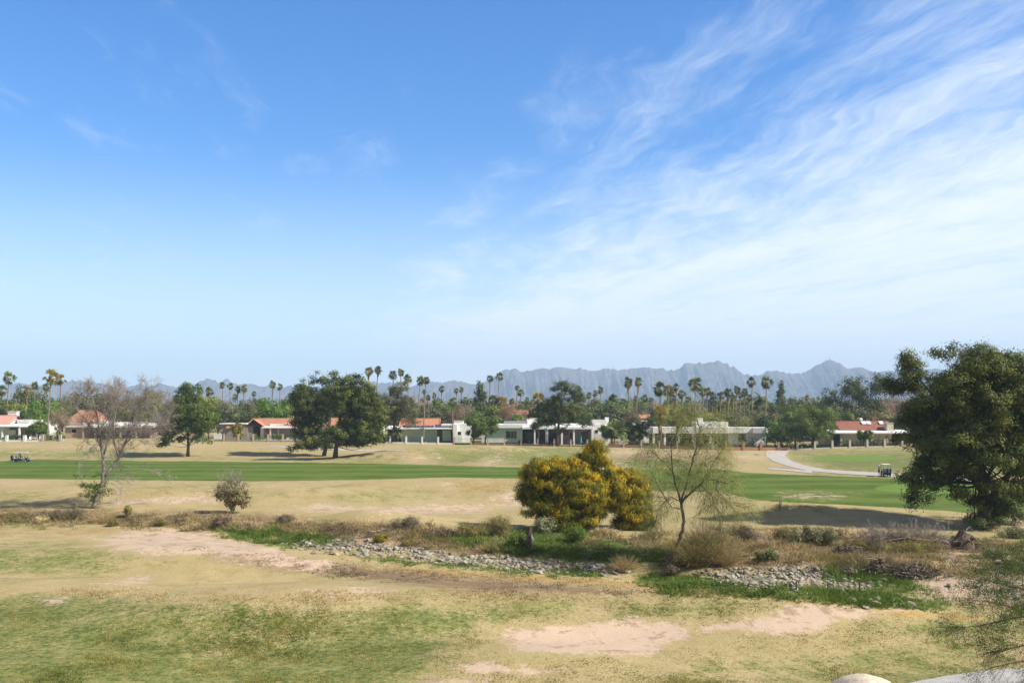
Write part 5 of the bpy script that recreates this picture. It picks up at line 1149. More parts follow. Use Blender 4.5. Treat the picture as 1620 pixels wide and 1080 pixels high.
# H5 long low house
h=House('house','long low grey house with a white roof and a green-paned window',276,810)
h.box('wall',762,826,.6,8,677,700,'offwhite'); h.slab('flat_roof',786,842,-.4,9,676.8,.95,'whiteroof',.15); h.window(803.5,813,.598,682,693,'frame',1); h.window(801,803,.59,682,693,'metal',0); h.window(814,816.5,.59,682,693,'metal',0)
h.box('roof_screen',797,834,4,.4,665.5,671.5,'steel'); h.box('roof_unit',833,850,4,3,661.5,672,'white',bev=.08); h.box('roof_unit',855,866,6,2,663,671,'steel',bev=.08)
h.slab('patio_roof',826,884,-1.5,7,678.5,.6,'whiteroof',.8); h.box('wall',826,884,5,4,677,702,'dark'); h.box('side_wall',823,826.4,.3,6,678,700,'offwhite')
for c in (846,866): h.column(c,-1.2,679,.45,'offwhite')
h.window(868,877,4.98,683,699,'wood',1); h.window(832,842,4.98,684,698,'wood',1)
h=House('house','white-roofed patio house behind the double pine, teal umbrella outside',274,915)
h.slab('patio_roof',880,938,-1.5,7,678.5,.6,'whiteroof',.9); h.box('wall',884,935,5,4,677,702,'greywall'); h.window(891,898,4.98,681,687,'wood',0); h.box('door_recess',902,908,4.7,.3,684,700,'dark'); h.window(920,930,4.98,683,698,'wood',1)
for c in (889,908): h.column(c,-1.2,679,.5,'offwhite')
h.box('roof_block',937,959,2,6,664,672.5,'offwhite'); h.box('wall',936,952,0,6,671.5,700,'white'); h.box('garden_wall',938,961,-2,.4,687,703,'offwhite'); h.gable(950,966,0,6,676,669.5,'whiteroof','white',.3); h.window(941,946,-.003,680,685,'frame',0); h.box('chimney',957,963,6,1.2,660,668,'white',bev=.1)
h=House('house','small white outbuilding at the lime tree beside the modern house',272,985); h.gable(982,991,0,5,690,684.5,'whiteroof','white',.2); h.box('wall',1018,1027,1,5,681,700,'white')
# H7 white modern
h=House('house','white modern flat-roofed house with a thick pale fascia and columns',273,1110)
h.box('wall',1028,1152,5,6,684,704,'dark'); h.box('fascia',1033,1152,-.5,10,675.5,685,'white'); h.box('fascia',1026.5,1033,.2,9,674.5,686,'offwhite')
h.box('upper_storey',1099,1152,4,6,666.8,676,'white'); h.box('roof_unit',1102,1112,9,2.5,661,668,'white',bev=.05)
h.box('upper_storey',1003,1024,9,5,665,672,'white','low white roof block above the dark bushy tree')
for c in (1034.5,1052,1073,1096.5,1124): h.column(c,-.1,685,.6,'white')
for a,b in ((1040,1050),(1056,1070),(1078,1094),(1100,1121),(1128,1140),(1141,1150)): h.window(a,b,4.98,688,702,'frame',1)
h.box('wall',1152,1192,1,8,684,706,'white'); h.box('fascia',1152,1190,-.2,10,676,684.5,'white'); h.window(1167.5,1179,.998,686.5,698,'wood',1,name='sliding_door')
h.box('wall',1193,1212,-.4,8,685,706,'white'); 
x0,x1=h.X(1190),h.X(1219); za,zb=h.Z(684.8),h.Z(676.2)
V=[(x0,-1.0,za),(x1-1.5,-1.6,za),(x1,.5,za),(x1,8,za),(x0,8,za)]; MB().prism(V,zb-za,(0,0,1)).build('fascia',M['white'],h.e)
h.box('vent',1128,1133,7,1,673,676.5,'metal'); h.box('vent',1140,1146,7,1,673,676.5,'metal')
mb=MB(); mb.ell((h.X(1166),.9,h.Z(688)),(.1,.1,.16),8,6); mb.build('wall_lamp',M['metal'],h.e)
# beyond
h=House('house','orange-tiled roof between the squat palm and the dark bushy tree',330,1022); h.gable(1014,1029,0,8,661,655.5,'tile','cream')
h=House('house','pink roof with a small turret among far palms',420,1108); h.gable(1099,1114,0,9,649.5,645.5,'tile_pink','white'); h.box('turret',1106,1108,2,1.5,642.5,648,'tile_pink'); h.gable(1116,1124,2,6,650,646.5,'tile','white')
h=House('house','pink-orange roof with a white dormer right of the olive-brown tree',330,1232); h.gable(1216,1250,0,9,663,655.5,'tile_pink','cream'); h.box('chimney',1240,1246,-1,2,662,670,'white',bev=.05)
# H8 red roof
h=House('house','tan house with a red tile roof, skylights and a beige chimney',272,1375)
h.gable(1331,1412,2.5,9,681,666,'tile_red','offwhite',.5)
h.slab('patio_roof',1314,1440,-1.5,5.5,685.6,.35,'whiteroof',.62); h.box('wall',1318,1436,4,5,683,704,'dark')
for c in (1331,1380,1393,1404,1425): h.column(c,-1.0,686,.5,'pillar')
for a in (1366,1374,1394):
    x=h.X(a,4); z=h.Z(681,2.5)+.55*(h.Z(666,7)-h.Z(681,2.5)); mb=MB()
    sl=(h.Z(666,7)-h.Z(681,2.5))/4.9
    for dz_,nm,mt in ((.0,'skylight','metal'),(.28,'skylight_dome','white')):
        V=[(x,5.0,z+dz_),(x+1.15,5.0,z+dz_),(x+1.15,6.2,z+dz_+1.2*sl),(x,6.2,z+dz_+1.2*sl)]; 
        V2=[(p[0],p[1],p[2]+.27) for p in V]; o_=MB().add(V+V2,[(0,3,2,1),(4,5,6,7),(0,1,5,4),(1,2,6,5),(2,3,7,6),(3,0,4,7)]).build(nm,M[mt],h.e)
h.box('chimney',1403,1413.5,1.0,2.4,669,683,'cream',bev=.05); h.box('chimney_cap',1402.5,1414,.9,2.6,668.2,669.1,'cream')
mb=MB(); mb.tube([(h.X(1362,7),7.4,h.Z(666,7)),(h.X(1362,7),7.4,h.Z(664,7))],[.04,.04],6); mb.ell((h.X(1362.5,7),7.3,h.Z(663.3,7)),(.5,.16,.45),12,8); mb.build('satellite_dish',M['white'],h.e)
for a,b in ((1341,1352),(1355,1366),(1386,1392)): h.window(a,b,3.98,689,702,'wood',1)
h.box('wall',1305,1318,3,6,684,704,'pinkwall')
h=House('house','orange-roofed house mostly hidden behind the huge pine',285,1520); h.gable(1470,1580,0,10,683,668,'tile','cream'); h.box('wall',1440,1620,2,8,684,704,'offwhite'); h.slab('patio_roof',1440,1620,-.5,5,684,.4,'whiteroof')

# ---------------------------------------------------------------- yards & fences
def yard(px0,px1,mat,D0,D1,label,off=.05):
    V=[];n=14;Fq=[]
    for i in range(n+1):
        for j in range(5):
            D=D0+(D1-D0)*j/4; X=(px0+(px1-px0)*i/n-810)/F*D; V.append((X,D,gz(X,D)+off))
    for i in range(n):
        for j in range(4): a=i*5+j; Fq.append((a,a+5,a+6,a+1))
    return tag(newobj('patio' if mat=='patio' else 'lawn',mesh_poly('yard',V,Fq,M[mat])),kind='structure',label=label)
yard(-30,95,'lawn',263.5,282,'lawn strip behind the white fence'); yard(340,400,'lawn',263,280,'small lawn behind the tan pillars'); yard(400,480,'patio',263,281,'pale patio of the gabled house')
yard(634,716,'lawn',263,277,'bright lawn in front of the glass-walled house'); yard(720,846,'lawn',263,276,'lawn below the green-paned window'); yard(846,962,'patio',263,276,'patio beside the teal umbrella'); yard(1310,1335,'lawn',263,272,'lawn scrap at the red-roofed house')
def fence(name,label,px0,px1,step,wallmat,pilmat,hw=.35,hp=1.75,D=DF,rail=True,first=0,pw=.42):
    xs=[px0+first+i*step for i in range(int((px1-px0-first)/step)+1)]
    X0=(px0-810)*D/F; z0=gz(X0,D); e=empty(name,(X0,D,z0),0,label,'fence','garden fences along the course')
    seg=MB(); rl=MB(); n=max(4,int((px1-px0)/12)); pts=[]
    for i in range(n+1):
        X=(px0+(px1-px0)*i/n-810)*D/F; pts.append((X-X0,gz(X,D)-z0))
    for (xa,za),(xb,zb) in zip(pts[:-1],pts[1:]):
        V=[(xa,-.1,za-.5),(xb,-.1,zb-.5),(xb,.1,zb-.5),(xa,.1,za-.5),(xa,-.1,za+hw),(xb,-.1,zb+hw),(xb,.1,zb+hw),(xa,.1,za+hw)]
        seg.add(V,[(0,1,5,4),(2,3,7,6),(4,5,6,7)])
        if rail:
            for zz in (hw+.08,hp-.22): rl.tube([(xa,0,za+zz),(xb,0,zb+zz)],[.02,.02],4)
            m=int((xb-xa)/.13)
            for q in range(m): t=q/m; x=xa+(xb-xa)*t; z=za+(zb-za)*t; rl.tube([(x,0,z+hw+.05),(x,0,z+hp-.2)],[.010,.010],3,False)
    seg.build('base_wall',M[wallmat],e)
    if rail: rl.build('railing',M['metal'],e)
    for x in xs:
        X=(x-810)*D/F; z=gz(X,D)-z0; X-=X0; m=MB().box(X-pw/2,X+pw/2,-pw/2,pw/2,z-.5,z+hp); m.box(X-pw/2-.05,X+pw/2+.05,-pw/2-.05,pw/2+.05,z+hp+.002,z+hp+.08); m.build('pillar',M[pilmat],e)
    return e
fence('fence','low white wall with square white pillars at the far left',-30,66,28.5,'white','white',.35,1.55,first=12,rail=False,pw=.62)
fence('fence','short tan fence with stone pillars right of the white wall',66.5,98,28,'pillar','pillar',.3,1.8,first=1,pw=.6)
fence('fence','grey-based fence with tan pillars before the gabled house',338,478,23.3,'greywall','pillar',.45,1.95,first=16)
fence('fence','pale blue-grey fence with white pillars before the glass-walled house',560,717,25.3,'offwhite','white',.4,1.9,first=32,rail=True)
fence('fence','brown-based fence with tan pillars before the long low house',718,962,26.3,'brownbrick','pillar',.4,1.85,first=1)
fence('fence','reddish block fence with tan pillars before the white modern house',962.5,1147,28.2,'brownbrick','pillar',.75,2.0,first=24)
fence('fence','orange block fence with orange pillars beside the cart path bend',1147.5,1250,27.7,'brick','brick',.85,2.2,first=1,pw=.55)
fence('fence','pink-based fence with pale pillars before the red-roofed house',1250.5,1620,27.6,'pillarpale','pillarpale',.3,2.0,first=11,pw=.5)
# hedges behind the rails
def hedge(px0,px1,h_,label,D=263.2,seed=1,mat='hedge'):
    X0=(px0-810)*D/F; X1=(px1-810)*D/F; z=gz((X0+X1)/2,D); n=int((X1-X0)/.8)+1
    bl=[(i*.8-(X1-X0)/2,0,h_*.5,.75,.5,h_*.5) for i in range(n+1)]
    cm,_=crown_mesh('hedge',bl,int(14*n),18,.3,.26,.16,M[mat],seed,.75); o=newobj('hedge',cm); o.location=((X0+X1)/2,D,z); tag(o,label,'hedge','hedges behind the fences')
hedge(988,1015,1.7,'dark hedge behind the first bay of the reddish fence',seed=701); hedge(1020,1146,1.7,'long dark trimmed hedge before the white modern house',seed=702); hedge(1150,1222,1.6,'dark trimmed hedge behind the orange fence',seed=703)
hedge(1225,1312,1.5,'shaded hedge below the weeping tree',seed=704); hedge(1330,1341,1.8,'trimmed green bush left in the red-roofed yard',seed=705,mat='citrus'); hedge(1347,1360,1.7,'trimmed green bush in the middle of the red-roofed yard',seed=706,mat='citrus'); hedge(1375,1397,2.2,'large mounded bush right in the red-roofed yard',seed=707,mat='round'); hedge(1402,1420,1.2,'low green planting by the right column of the red-roofed house',seed=708,mat='round')
for i,(a,b) in enumerate(((404,417),(433,445),(462,472))): hedge(a,b,1.9,['left','middle','right'][i]+' clipped round green bush in front of the gabled house',D=270,seed=710+i,mat='bright')
hedge(73,93,2.2,'flowering green planting behind the short tan fence',D=264,seed=715,mat='round'); hedge(1184,1191,3.4,'tall dark shrub against the white modern wall',D=272.4,seed=716); hedge(8,30,1.3,'low hedge under the pink-roofed patio',D=275,seed=717); hedge(30,42,2.6,'orange-brown bush beyond the pink-roofed house chimney',D=300,seed=718,mat='gold')
hedge(858,876,1.0,'low dark planting by the pale pole',D=264,seed=719)

# ---------------------------------------------------------------- patio things
def chair_proto():
    e=empty('patio_chair'); f=MB()
    for sx in (-.25,.25):
        for sy in (-.25,.25): f.tube([(sx,sy,0),(sx*.95,sy*.95,.44)],[.022,.02],5)
        f.tube([(sx,.25,.44),(sx,.36,.98)],[.02,.018],5); f.tube([(sx,-.25,.44),(sx,-.25,.66),(sx,.28,.68)],[.018]*3,5)
    f.build('frame',M['metal'],e); MB().box(-.26,.26,-.26,.26,.43,.50).build('seat',M['shirtnavy'],e,bevel=.015)
    Mx=Matrix.Translation((0,.29,.5))@Matrix.Rotation(-.2,4,'X'); MB().box(-.25,.25,-.03,.03,0,.5,Mx).build('backrest',M['shirtnavy'],e,bevel=.012); return e
def put_copy(o,loc,rz,label,cat,group):
    c=o.copy(); COL.objects.link(c); c.location=loc; c.rotation_euler=(0,0,rz)
    for ch in o.children:
        d=ch.copy(); COL.objects.link(d); d.parent=c
    return tag(c,label,cat,group)
CH=[(838,270,.5,'dark chair furthest left on the long house patio'),(856,271,-.6,'dark chair between the two patio columns'),(861,267,2.4,'dark chair just left of the slender pole'),(900,270,.3,'dark chair left of the teal umbrella group'),(905,268,-1.2,'second dark chair left of the teal umbrella'),(912,269,2.9,'dark chair close against the teal umbrella'),(925,268.5,-.4,'dark chair right of the teal umbrella'),(931,270,1.1,'dark chair furthest right on the umbrella patio'),
    (604,266,.3,'grey lounge chair left of the glass house pine'),(595,266,-.4,'grey lounge chair beside the twin pine branch tips')]
c0=chair_proto(); 
for i,(x,D,rz,lab) in enumerate(CH):
    X=(x-810)*D/F; loc=(X,D,gz(X,D)+.06)
    if i==0: c0.location=loc; c0.rotation_euler=(0,0,rz); tag(c0,lab,'chair','dark chairs on the patios')
    else: put_copy(c0,loc,rz,lab,'chair','dark chairs on the patios')
# white cafe table with chairs at far left
X=(55-810)*266/F; z=gz(X,266); t=empty('garden_table',(X,266,z),0,'white garden table right of the white pillars at the far left','table')
mb=MB(); mb.tube([(0,0,.72),(0,0,.76)],[.75,.75],20); mb.build('tabletop',M['white'],t); 
for i in range(4): a=i*1.57+.8; MB().tube([(math.cos(a)*.55,math.sin(a)*.55,0),(math.cos(a)*.5,math.sin(a)*.5,.72)],[.035,.035],6).build('leg',M['white'],t)
def wchair(px,rz,lab):
    X=(px-810)*266/F; e=empty('garden_chair',(X,266,z),rz,lab,'chair','white chairs at the far left table'); f=MB()
    for sx in (-.25,.25):
        for sy in (-.25,.25): MB().box(sx-.03,sx+.03,sy-.03,sy+.03,0,.43).build('leg',M['white'],e)
    MB().box(-.29,.29,-.29,.29,.432,.48).build('seat',M['white'],e,bevel=.01); MB().box(-.29,.29,.24,.29,.482,1.15).build('backrest',M['white'],e,bevel=.01)
for px,rz,lab in ((43,1.5,'white chair set apart left of the far left table'),(49,1.2,'white chair left of the far left garden table'),(61,-1.3,'white chair right of the far left garden table'),(65,-1.7,'outermost white chair right of the far left table')): wchair(px,rz,lab)
# closed teal umbrella
X=(919-810)*267/F; b=(X,267,gz(X,267)+.05); e=empty('patio_umbrella',b,0,'closed teal patio umbrella behind the double pine','umbrella')
MB().tube([(0,0,0),(0,0,2.75)],[.03,.025],8).build('pole',M['steel'],e); MB().tube([(0,0,0),(0,0,.1)],[.32,.28],14).build('base',M['metal'],e)
mb=MB(); pts=[]; n=16
for i,(zz,rr) in enumerate(((.75,.20),(.95,.27),(1.4,.24),(2.0,.17),(2.5,.09),(2.8,.03))):
    for k in range(n): a=2*math.pi*k/n; r_=rr*(1+(.22 if k%2 else -.12)); mb.v.append((math.cos(a)*r_,math.sin(a)*r_,zz))
mb.f=[(i*n+k,i*n+(k+1)%n,(i+1)*n+(k+1)%n,(i+1)*n+k) for i in range(5) for k in range(n)]; mb.build('canopy',M['teal'],e,True)
# slender pale pole with a blue box
X=(863.5-810)*262.6/F; b=(X,262.6,gz(X,262.6)); e=empty('utility_pole',b,0,'slender pale blue-white pole at the patio fence','pole')
MB().tube([(0,0,-.2),(0,0,4.4)],[.12,.10],10).build('pole',M['offwhite'],e); mb=MB(); mb.box(-.3,.3,-.18,.18,3.9,4.75); mb.build('box',M['shirtblue'],e,bevel=.04)
# water jug / planter odds
for x,D,s_,lab,mt in ((822,268,.45,'terracotta pot hanging plant stand by the green-paned window','terracotta'),(903,266,.4,'terracotta pot on the umbrella patio','terracotta'),(99,264,.55,'pale blue covered planter at the end of the short tan fence','shirtblue'),(672,264,.5,'rounded tan garden rock by the glass house lawn','cream')):
    X=(x-810)*D/F; e=empty('planter',(X,D,gz(X,D)),0,lab,'planter'); mb=MB(); mb.tube([(0,0,-.05),(0,0,s_*.5),(0,0,s_*1.1),(0,0,s_*1.25)],[s_*.45,s_*.55,s_*.7,s_*.72],14); mb.build('pot',M[mt],e)
    cm,_=crown_mesh('plant',[(0,0,s_*1.9,s_*.8,s_*.8,s_*.8)],30,20,.2,.2,.08,M['round'],int(x),.5); newobj('plant',cm,e)

# ---------------------------------------------------------------- people
def person(loc,rz,label,J,shirt,pants,hair=True,cap=None,scale=1.0):
    """J: dict of joint -> (x,y,z,r). One continuous skinned body; clothes as shells."""
    e=empty('person',loc,rz,label,'person'); e.scale=(scale,)*3
    def skin(name,names,edges,mat,grow=0.0,parent=e):
        me=bpy.data.meshes.new(name); me.from_pydata([J[n][:3] for n in names],[(names.index(a),names.index(b)) for a,b in edges],[]); me.materials.append(mat)
        o=newobj(name,me,parent); bpy.context.view_layer.objects.active=o
        md=o.modifiers.new('Skin','SKIN'); 
        if not me.skin_vertices: 
            bm=bmesh.new(); bm.from_mesh(me); bm.verts.layers.skin.verify(); bm.to_mesh(me); bm.free()
        for i,n in enumerate(names): sv=me.skin_vertices[0].data[i]; r=J[n][3]+grow; sv.radius=(r,r*.85 if n in('chest','waist','pelvis') else r); sv.use_root=(i==0)
        md.use_smooth_shade=True; s=o.modifiers.new('Sub','SUBSURF'); s.levels=1; s.render_levels=2; return o
    E=[('pelvis','waist'),('waist','chest'),('chest','neck'),('neck','chin'),('chin','head'),('head','crown')]
    nm=['pelvis','waist','chest','neck','chin','head','crown']
    for sd in 'LR':
        E+=[('chest','sh'+sd),('sh'+sd,'el'+sd),('el'+sd,'wr'+sd),('wr'+sd,'pa'+sd),('pelvis','hi'+sd),('hi'+sd,'kn'+sd),('kn'+sd,'an'+sd),('an'+sd,'to'+sd)]; nm+=[p+sd for p in('sh','el','wr','pa','hi','kn','an','to')]
        pa=Vector(J['pa'+sd][:3]); wr=Vector(J['wr'+sd][:3]); d=(pa-wr).normalized(); sidev=d.cross(Vector((0,1,.1))).normalized()
        for f in range(4):
            q=pa+sidev*(f-1.5)*.022; tip=q+d*(.075-.008*abs(f-1.3))+Vector((0,-.02,0)); mid=q+d*.04
            for nme,pp in(('f%d'%f,mid),('g%d'%f,tip)): J[nme+sd]=(*pp,.009)
            E+=[('pa'+sd,'f%d'%f+sd),('f%d'%f+sd,'g%d'%f+sd)]; nm+=['f%d'%f+sd,'g%d'%f+sd]
        th=wr+sidev*(-.045)+d*.05; J['th'+sd]=(*th,.010); E.append(('wr'+sd,'th'+sd)); nm.append('th'+sd)
    body=skin('body',nm,E,M['skin'])
    J2=dict(J)
    sh=[n for n in('pelvis','waist','chest','shL','shR')]; 
    for sd in 'LR':
        a=Vector(J['sh'+sd][:3]); b=Vector(J['el'+sd][:3]); c=a.lerp(b,.75); J['sl'+sd]=(*c,J['el'+sd][3]+.012); sh.append('sl'+sd)
        a=Vector(J['hi'+sd][:3]); b=Vector(J['kn'+sd][:3]); c=a.lerp(b,1.0); J['hm'+sd]=(*c,J['kn'+sd][3]+.02)
    skin('shirt',sh,[('pelvis','waist'),('waist','chest'),('chest','shL'),('chest','shR'),('shL','slL'),('shR','slR')],M[shirt],.022)
    skin('shorts',['pelvis','hiL','hiR','hmL','hmR'],[('pelvis','hiL'),('pelvis','hiR'),('hiL','hmL'),('hiR','hmR')],M[pants],.016)
    h=Vector(J['head'][:3]); mb=MB(); mb.ell((h.x,h.y+.015,h.z+.045),(.098,.112,.10),12,8); mb.build('cap' if cap else 'hair',M[cap or 'hair'],e,True)
    mb=MB(); mb.ell((h.x,h.y-.105,h.z-.01),(.014,.02,.022),8,6); mb.build('nose',M['skin'],e,True)
    mb=MB(); [mb.ell((h.x+s_*.034,h.y-.09,h.z+.018),(.012,.008,.008),8,6) for s_ in(-1,1)]; mb.build('eyes',M['hair'],e,True)
    mb=MB(); [mb.box(J['an'+s_][0]-.05,J['an'+s_][0]+.05,J['to'+s_][1]-.06,J['an'+s_][1]+.07,J['to'+s_][2]-.045,J['to'+s_][2]+.04) for s_ in 'LR']; mb.build('shoes',M['shirtwhite'],e,bevel=.02)
    return e
def stand():
    J=dict(pelvis=(0,0,.95,.135),waist=(0,.0,1.12,.125),chest=(0,-.01,1.36,.14),neck=(0,-.01,1.50,.055),chin=(0,-.02,1.58,.062),head=(0,-.02,1.66,.088),crown=(0,-.01,1.72,.07))
    for s_,sd in((-1,'L'),(1,'R')):
        J.update({'sh'+sd:(s_*.18,0,1.43,.062),'el'+sd:(s_*.30,-.08,1.20,.042),'wr'+sd:(s_*.24,-.30,1.15,.028),'pa'+sd:(s_*.20,-.38,1.16,.034),'hi'+sd:(s_*.10,0,.88,.095),'kn'+sd:(s_*.12,-.02,.48,.058),'an'+sd:(s_*.13,.02,.09,.038),'to'+sd:(s_*.14,-.14,.045,.035)})
    return J
J=stand(); J['elR']=(.42,-.12,1.38,.042); J['wrR']=(.60,-.25,1.46,.028); J['paR']=(.68,-.30,1.48,.034)
def sit():
    J=dict(pelvis=(0,0,.10,.14),waist=(0,.0,.27,.125),chest=(0,-.01,.50,.14),neck=(0,-.02,.64,.055),chin=(0,-.03,.72,.062),head=(0,-.03,.80,.088),crown=(0,-.02,.86,.07))
    for s_,sd in((-1,'L'),(1,'R')):
        J.update({'sh'+sd:(s_*.18,0,.57,.062),'el'+sd:(s_*.25,-.16,.34,.042),'wr'+sd:(s_*.17,-.38,.36,.028),'pa'+sd:(s_*.15,-.46,.38,.034),'hi'+sd:(s_*.10,-.05,.08,.095),'kn'+sd:(s_*.14,-.46,.10,.058),'an'+sd:(s_*.14,-.55,-.32,.038),'to'+sd:(s_*.14,-.70,-.36,.035)})
    return J
# ---------------------------------------------------------------- golf carts (local: forward = -Y)
def cart(name,label,loc,rz,L=2.4,seats=1,group='golf carts on the course'):
    e=empty(name,loc,rz,label,'golf cart',group); h=L/2
    def side(pts,w,nm,mt,bev=.03):
        mb=MB(); mb.prism([(-w/2,y,z) for y,z in pts],w,(1,0,0)); return mb.build(nm,M[mt],e,bevel=bev)
    side([(-h,.30),(-h+.02,.52),(-h+.18,.74),(-h+.50,.86),(-h+.60,.80),(-h+.64,.34),(-h+.5,.26)],1.12,'front_cowl','cartblue')
    side([(-h+.5,.25),(h-.1,.25),(h-.1,.33),(-h+.5,.33)],1.14,'floor','black',.01)
    side([(h-1.15,.34),(h-1.10,.62),(h-.55,.66),(h-.02,.62),(h,.34)],1.16,'rear_body','cartblue')
    for i in range(seats):
        y0=h-1.08-i*.95
        MB().box(-.52,.52,y0,y0+.50,.665,.78).build('seat',M['seat'],e,bevel=.04); Mx=Matrix.Translation((0,y0+.50,.80))@Matrix.Rotation(-.18,4,'X'); MB().box(-.52,.52,-.05,.06,0,.42,Mx).build('backrest',M['seat'],e,bevel=.03)
        if i: side([(y0-.05,.34),(y0-.02,.66),(y0+.55,.66),(y0+.58,.34)],1.1,'seat_base','cartblue')
    yf,yb=-h+.42,h-.42
    r_=MB().box(-.60,.60,yf-.15,yb+.25,1.86,1.93).build('canopy',M['cartroof'],e,bevel=.03)
    for sx in(-.55,.55):
        MB().tube([(sx,-h+.55,.80),(sx,yf+.05,1.86)],[.022,.022],6).build('roof_post',M['metal'],e); MB().tube([(sx,yb-.05,.62),(sx,yb+.05,1.86)],[.022,.022],6).build('roof_post',M['metal'],e)
    MB().add([(-.53,-h+.56,.88),(.53,-h+.56,.88),(.53,yf+.06,1.82),(-.53,yf+.06,1.82),(-.53,-h+.57,.88),(.53,-h+.57,.88),(.53,yf+.07,1.82),(-.53,yf+.07,1.82)],[(0,1,2,3),(7,6,5,4),(0,4,5,1),(1,5,6,2),(2,6,7,3),(3,7,4,0)]).build('windscreen_frame',M['windscreen'],e)
    for sx in(-.5,.5):
        for yy in(-h+.38,h-.42):
            w=MB().tube([(sx-.09,yy,.23),(sx+.09,yy,.23)],[.23,.23],18).build('tyre',M['black'],e,bevel=0); MB().tube([(sx-.097,yy,.23),(sx+.097,yy,.23)],[.12,.12],12).build('rim',M['shirtwhite'],w)
    mb=MB(); mb.tube([(-.28,-h+.62,.82),(-.28,-h+.78,1.02)],[.02,.02],6); mb.tube([(-.28+.17*math.cos(a*.524),-h+.79,1.02+.17*math.sin(a*.524)) for a in range(13)],[.014]*13,5,False); mb.build('steering_wheel',M['black'],e)
    for sx in(-.4,.4): MB().box(sx-.09,sx+.09,-h+.0,-h+.05,.56,.64).build('headlight',M['shirtwhite'],e)
    MB().box(-.5,.5,h+.01,h+.25,.34,.42).build('bag_rack',M['black'],e)
    return e
def golfbag(loc,rz,label,mat='black'):
    e=empty('golf_bag',loc,rz,label,'golf bag','golf bags on the carts'); mb=MB(); mb.tube([(0,0,0),(0,.03,.45),(0,.06,.86)],[.12,.13,.14],12); mb.build('bag',M[mat],e)
    mb=MB(); 
    for i in range(6): a=i*1.05; mb.tube([(math.cos(a)*.06,.06+math.sin(a)*.06,.86),(math.cos(a)*.08,.08+math.sin(a)*.07,1.08+.03*i)],[.008,.008],4); mb.ell((math.cos(a)*.08,.08+math.sin(a)*.07,1.10+.03*i),(.035,.05,.03),6,5)
    mb.build('clubs',M['steel'],e)
m,nt=mat_new('clear_plastic'); N=NT(nt); g=N.n('ShaderNodeBsdfGlossy',Roughness=.05); t=N.n('ShaderNodeBsdfTransparent'); mx=N.n('ShaderNodeMixShader',i0=.12,i1=t.outputs[0],i2=g.outputs[0]); o_=N.n('ShaderNodeOutputMaterial'); nt.links.new(mx.outputs[0],o_.inputs[0]); M['windscreen']=m
# left cart drives to the right
b=G(33,730.6); cl=cart('golf_cart','navy golf cart with white canopy driving right on the left fairway, two aboard',b,R(90),3.25,2)
fw=Vector((1,0,0)); 
person(b+Vector((-.25,-.25,.80)),R(90),'seated cart driver in navy shirt and dark cap, left fairway cart',sit(),'shirtnavy','pants',cap='pants')
person(b+Vector((-.25,.28,.80)),R(90),'seated cart passenger in white shirt beside the navy-shirted driver',sit(),'shirtwhite','pants',cap='shirtwhite')
golfbag(b+Vector((-1.80,-.22,.42)),R(90),'dark golf bag strapped at the back of the left cart, near side'); golfbag(b+Vector((-1.80,.25,.42)),R(90),'pale-topped golf bag strapped at the back of the left cart, far side','seat')
b=G(1401,753.6); b.z=gz(b.x,b.y)+.06
cart('golf_cart','dark golf cart with cream canopy parked on the cart path seen from behind',b,R(172),2.4,1)
golfbag(b+Vector((-.22,-1.33,.42)),R(178),'black golf bag on the left of the parked cart rear'); golfbag(b+Vector((.28,-1.34,.42)),R(182),'navy golf bag on the right of the parked cart rear','shirtnavy')
b=G(1390.5,753.8); b.z=gz(b.x,b.y)+.06
person(b,R(75),'golfer in a light blue shirt and dark shorts standing left of the parked cart',J,'shirtblue','pants',cap='shirtwhite',scale=1.02)
# ---------------------------------------------------------------- mountains
PROF=[(-400,622),(-200,618),(-60,612),(0,609),(25,607),(60,610),(85,607),(110,604),(130,602),(140,603),(160,608),(180,612),(200,613),(222,609),(235,613),(255,607),(265,612),(285,614),(305,612),(318,603),(328,600),(340,603),(346,608),(357,600),(360,600),(366,607),(395,609),(415,613),(430,609),(445,613),(460,612),(475,616),(500,613),(540,609),(580,606),(605,604),(615,605),(630,610),(650,612),(672,606),(690,605),(700,606),(712,604),(719,601),(726,603),(735,606),(755,608),(770,604),(780,597),(790,588),(798,586),(806,587),(812,584),(818,585),(825,589),(832,587),(840,586),(845,584),(870,583),(882,581),(892,582),(903,583),(915,582),(925,586),(940,586),(955,584),(962,583),(970,583),(980,585),(988,586),(998,583),(1005,582),(1012,581),(1025,582),(1040,582),(1055,584),(1065,587),(1073,583),(1080,578),(1090,573),(1098,573),(1108,575),(1115,575),(1125,574),(1133,572),(1137,571),(1145,574),(1155,578),(1165,583),(1175,590),(1185,594),(1197,594),(1207,592),(1217,587),(1226,586),(1234,589),(1245,591),(1258,590),(1270,589),(1280,586),(1290,580),(1300,573),(1308,569),(1314,569),(1322,572),(1330,577),(1338,582),(1346,583),(1355,582),(1363,583),(1375,587),(1385,590),(1395,588),(1410,586),(1440,588),(1480,584),(1520,590),(1570,586),(1620,592),(1700,600),(1900,612),(2200,620)]
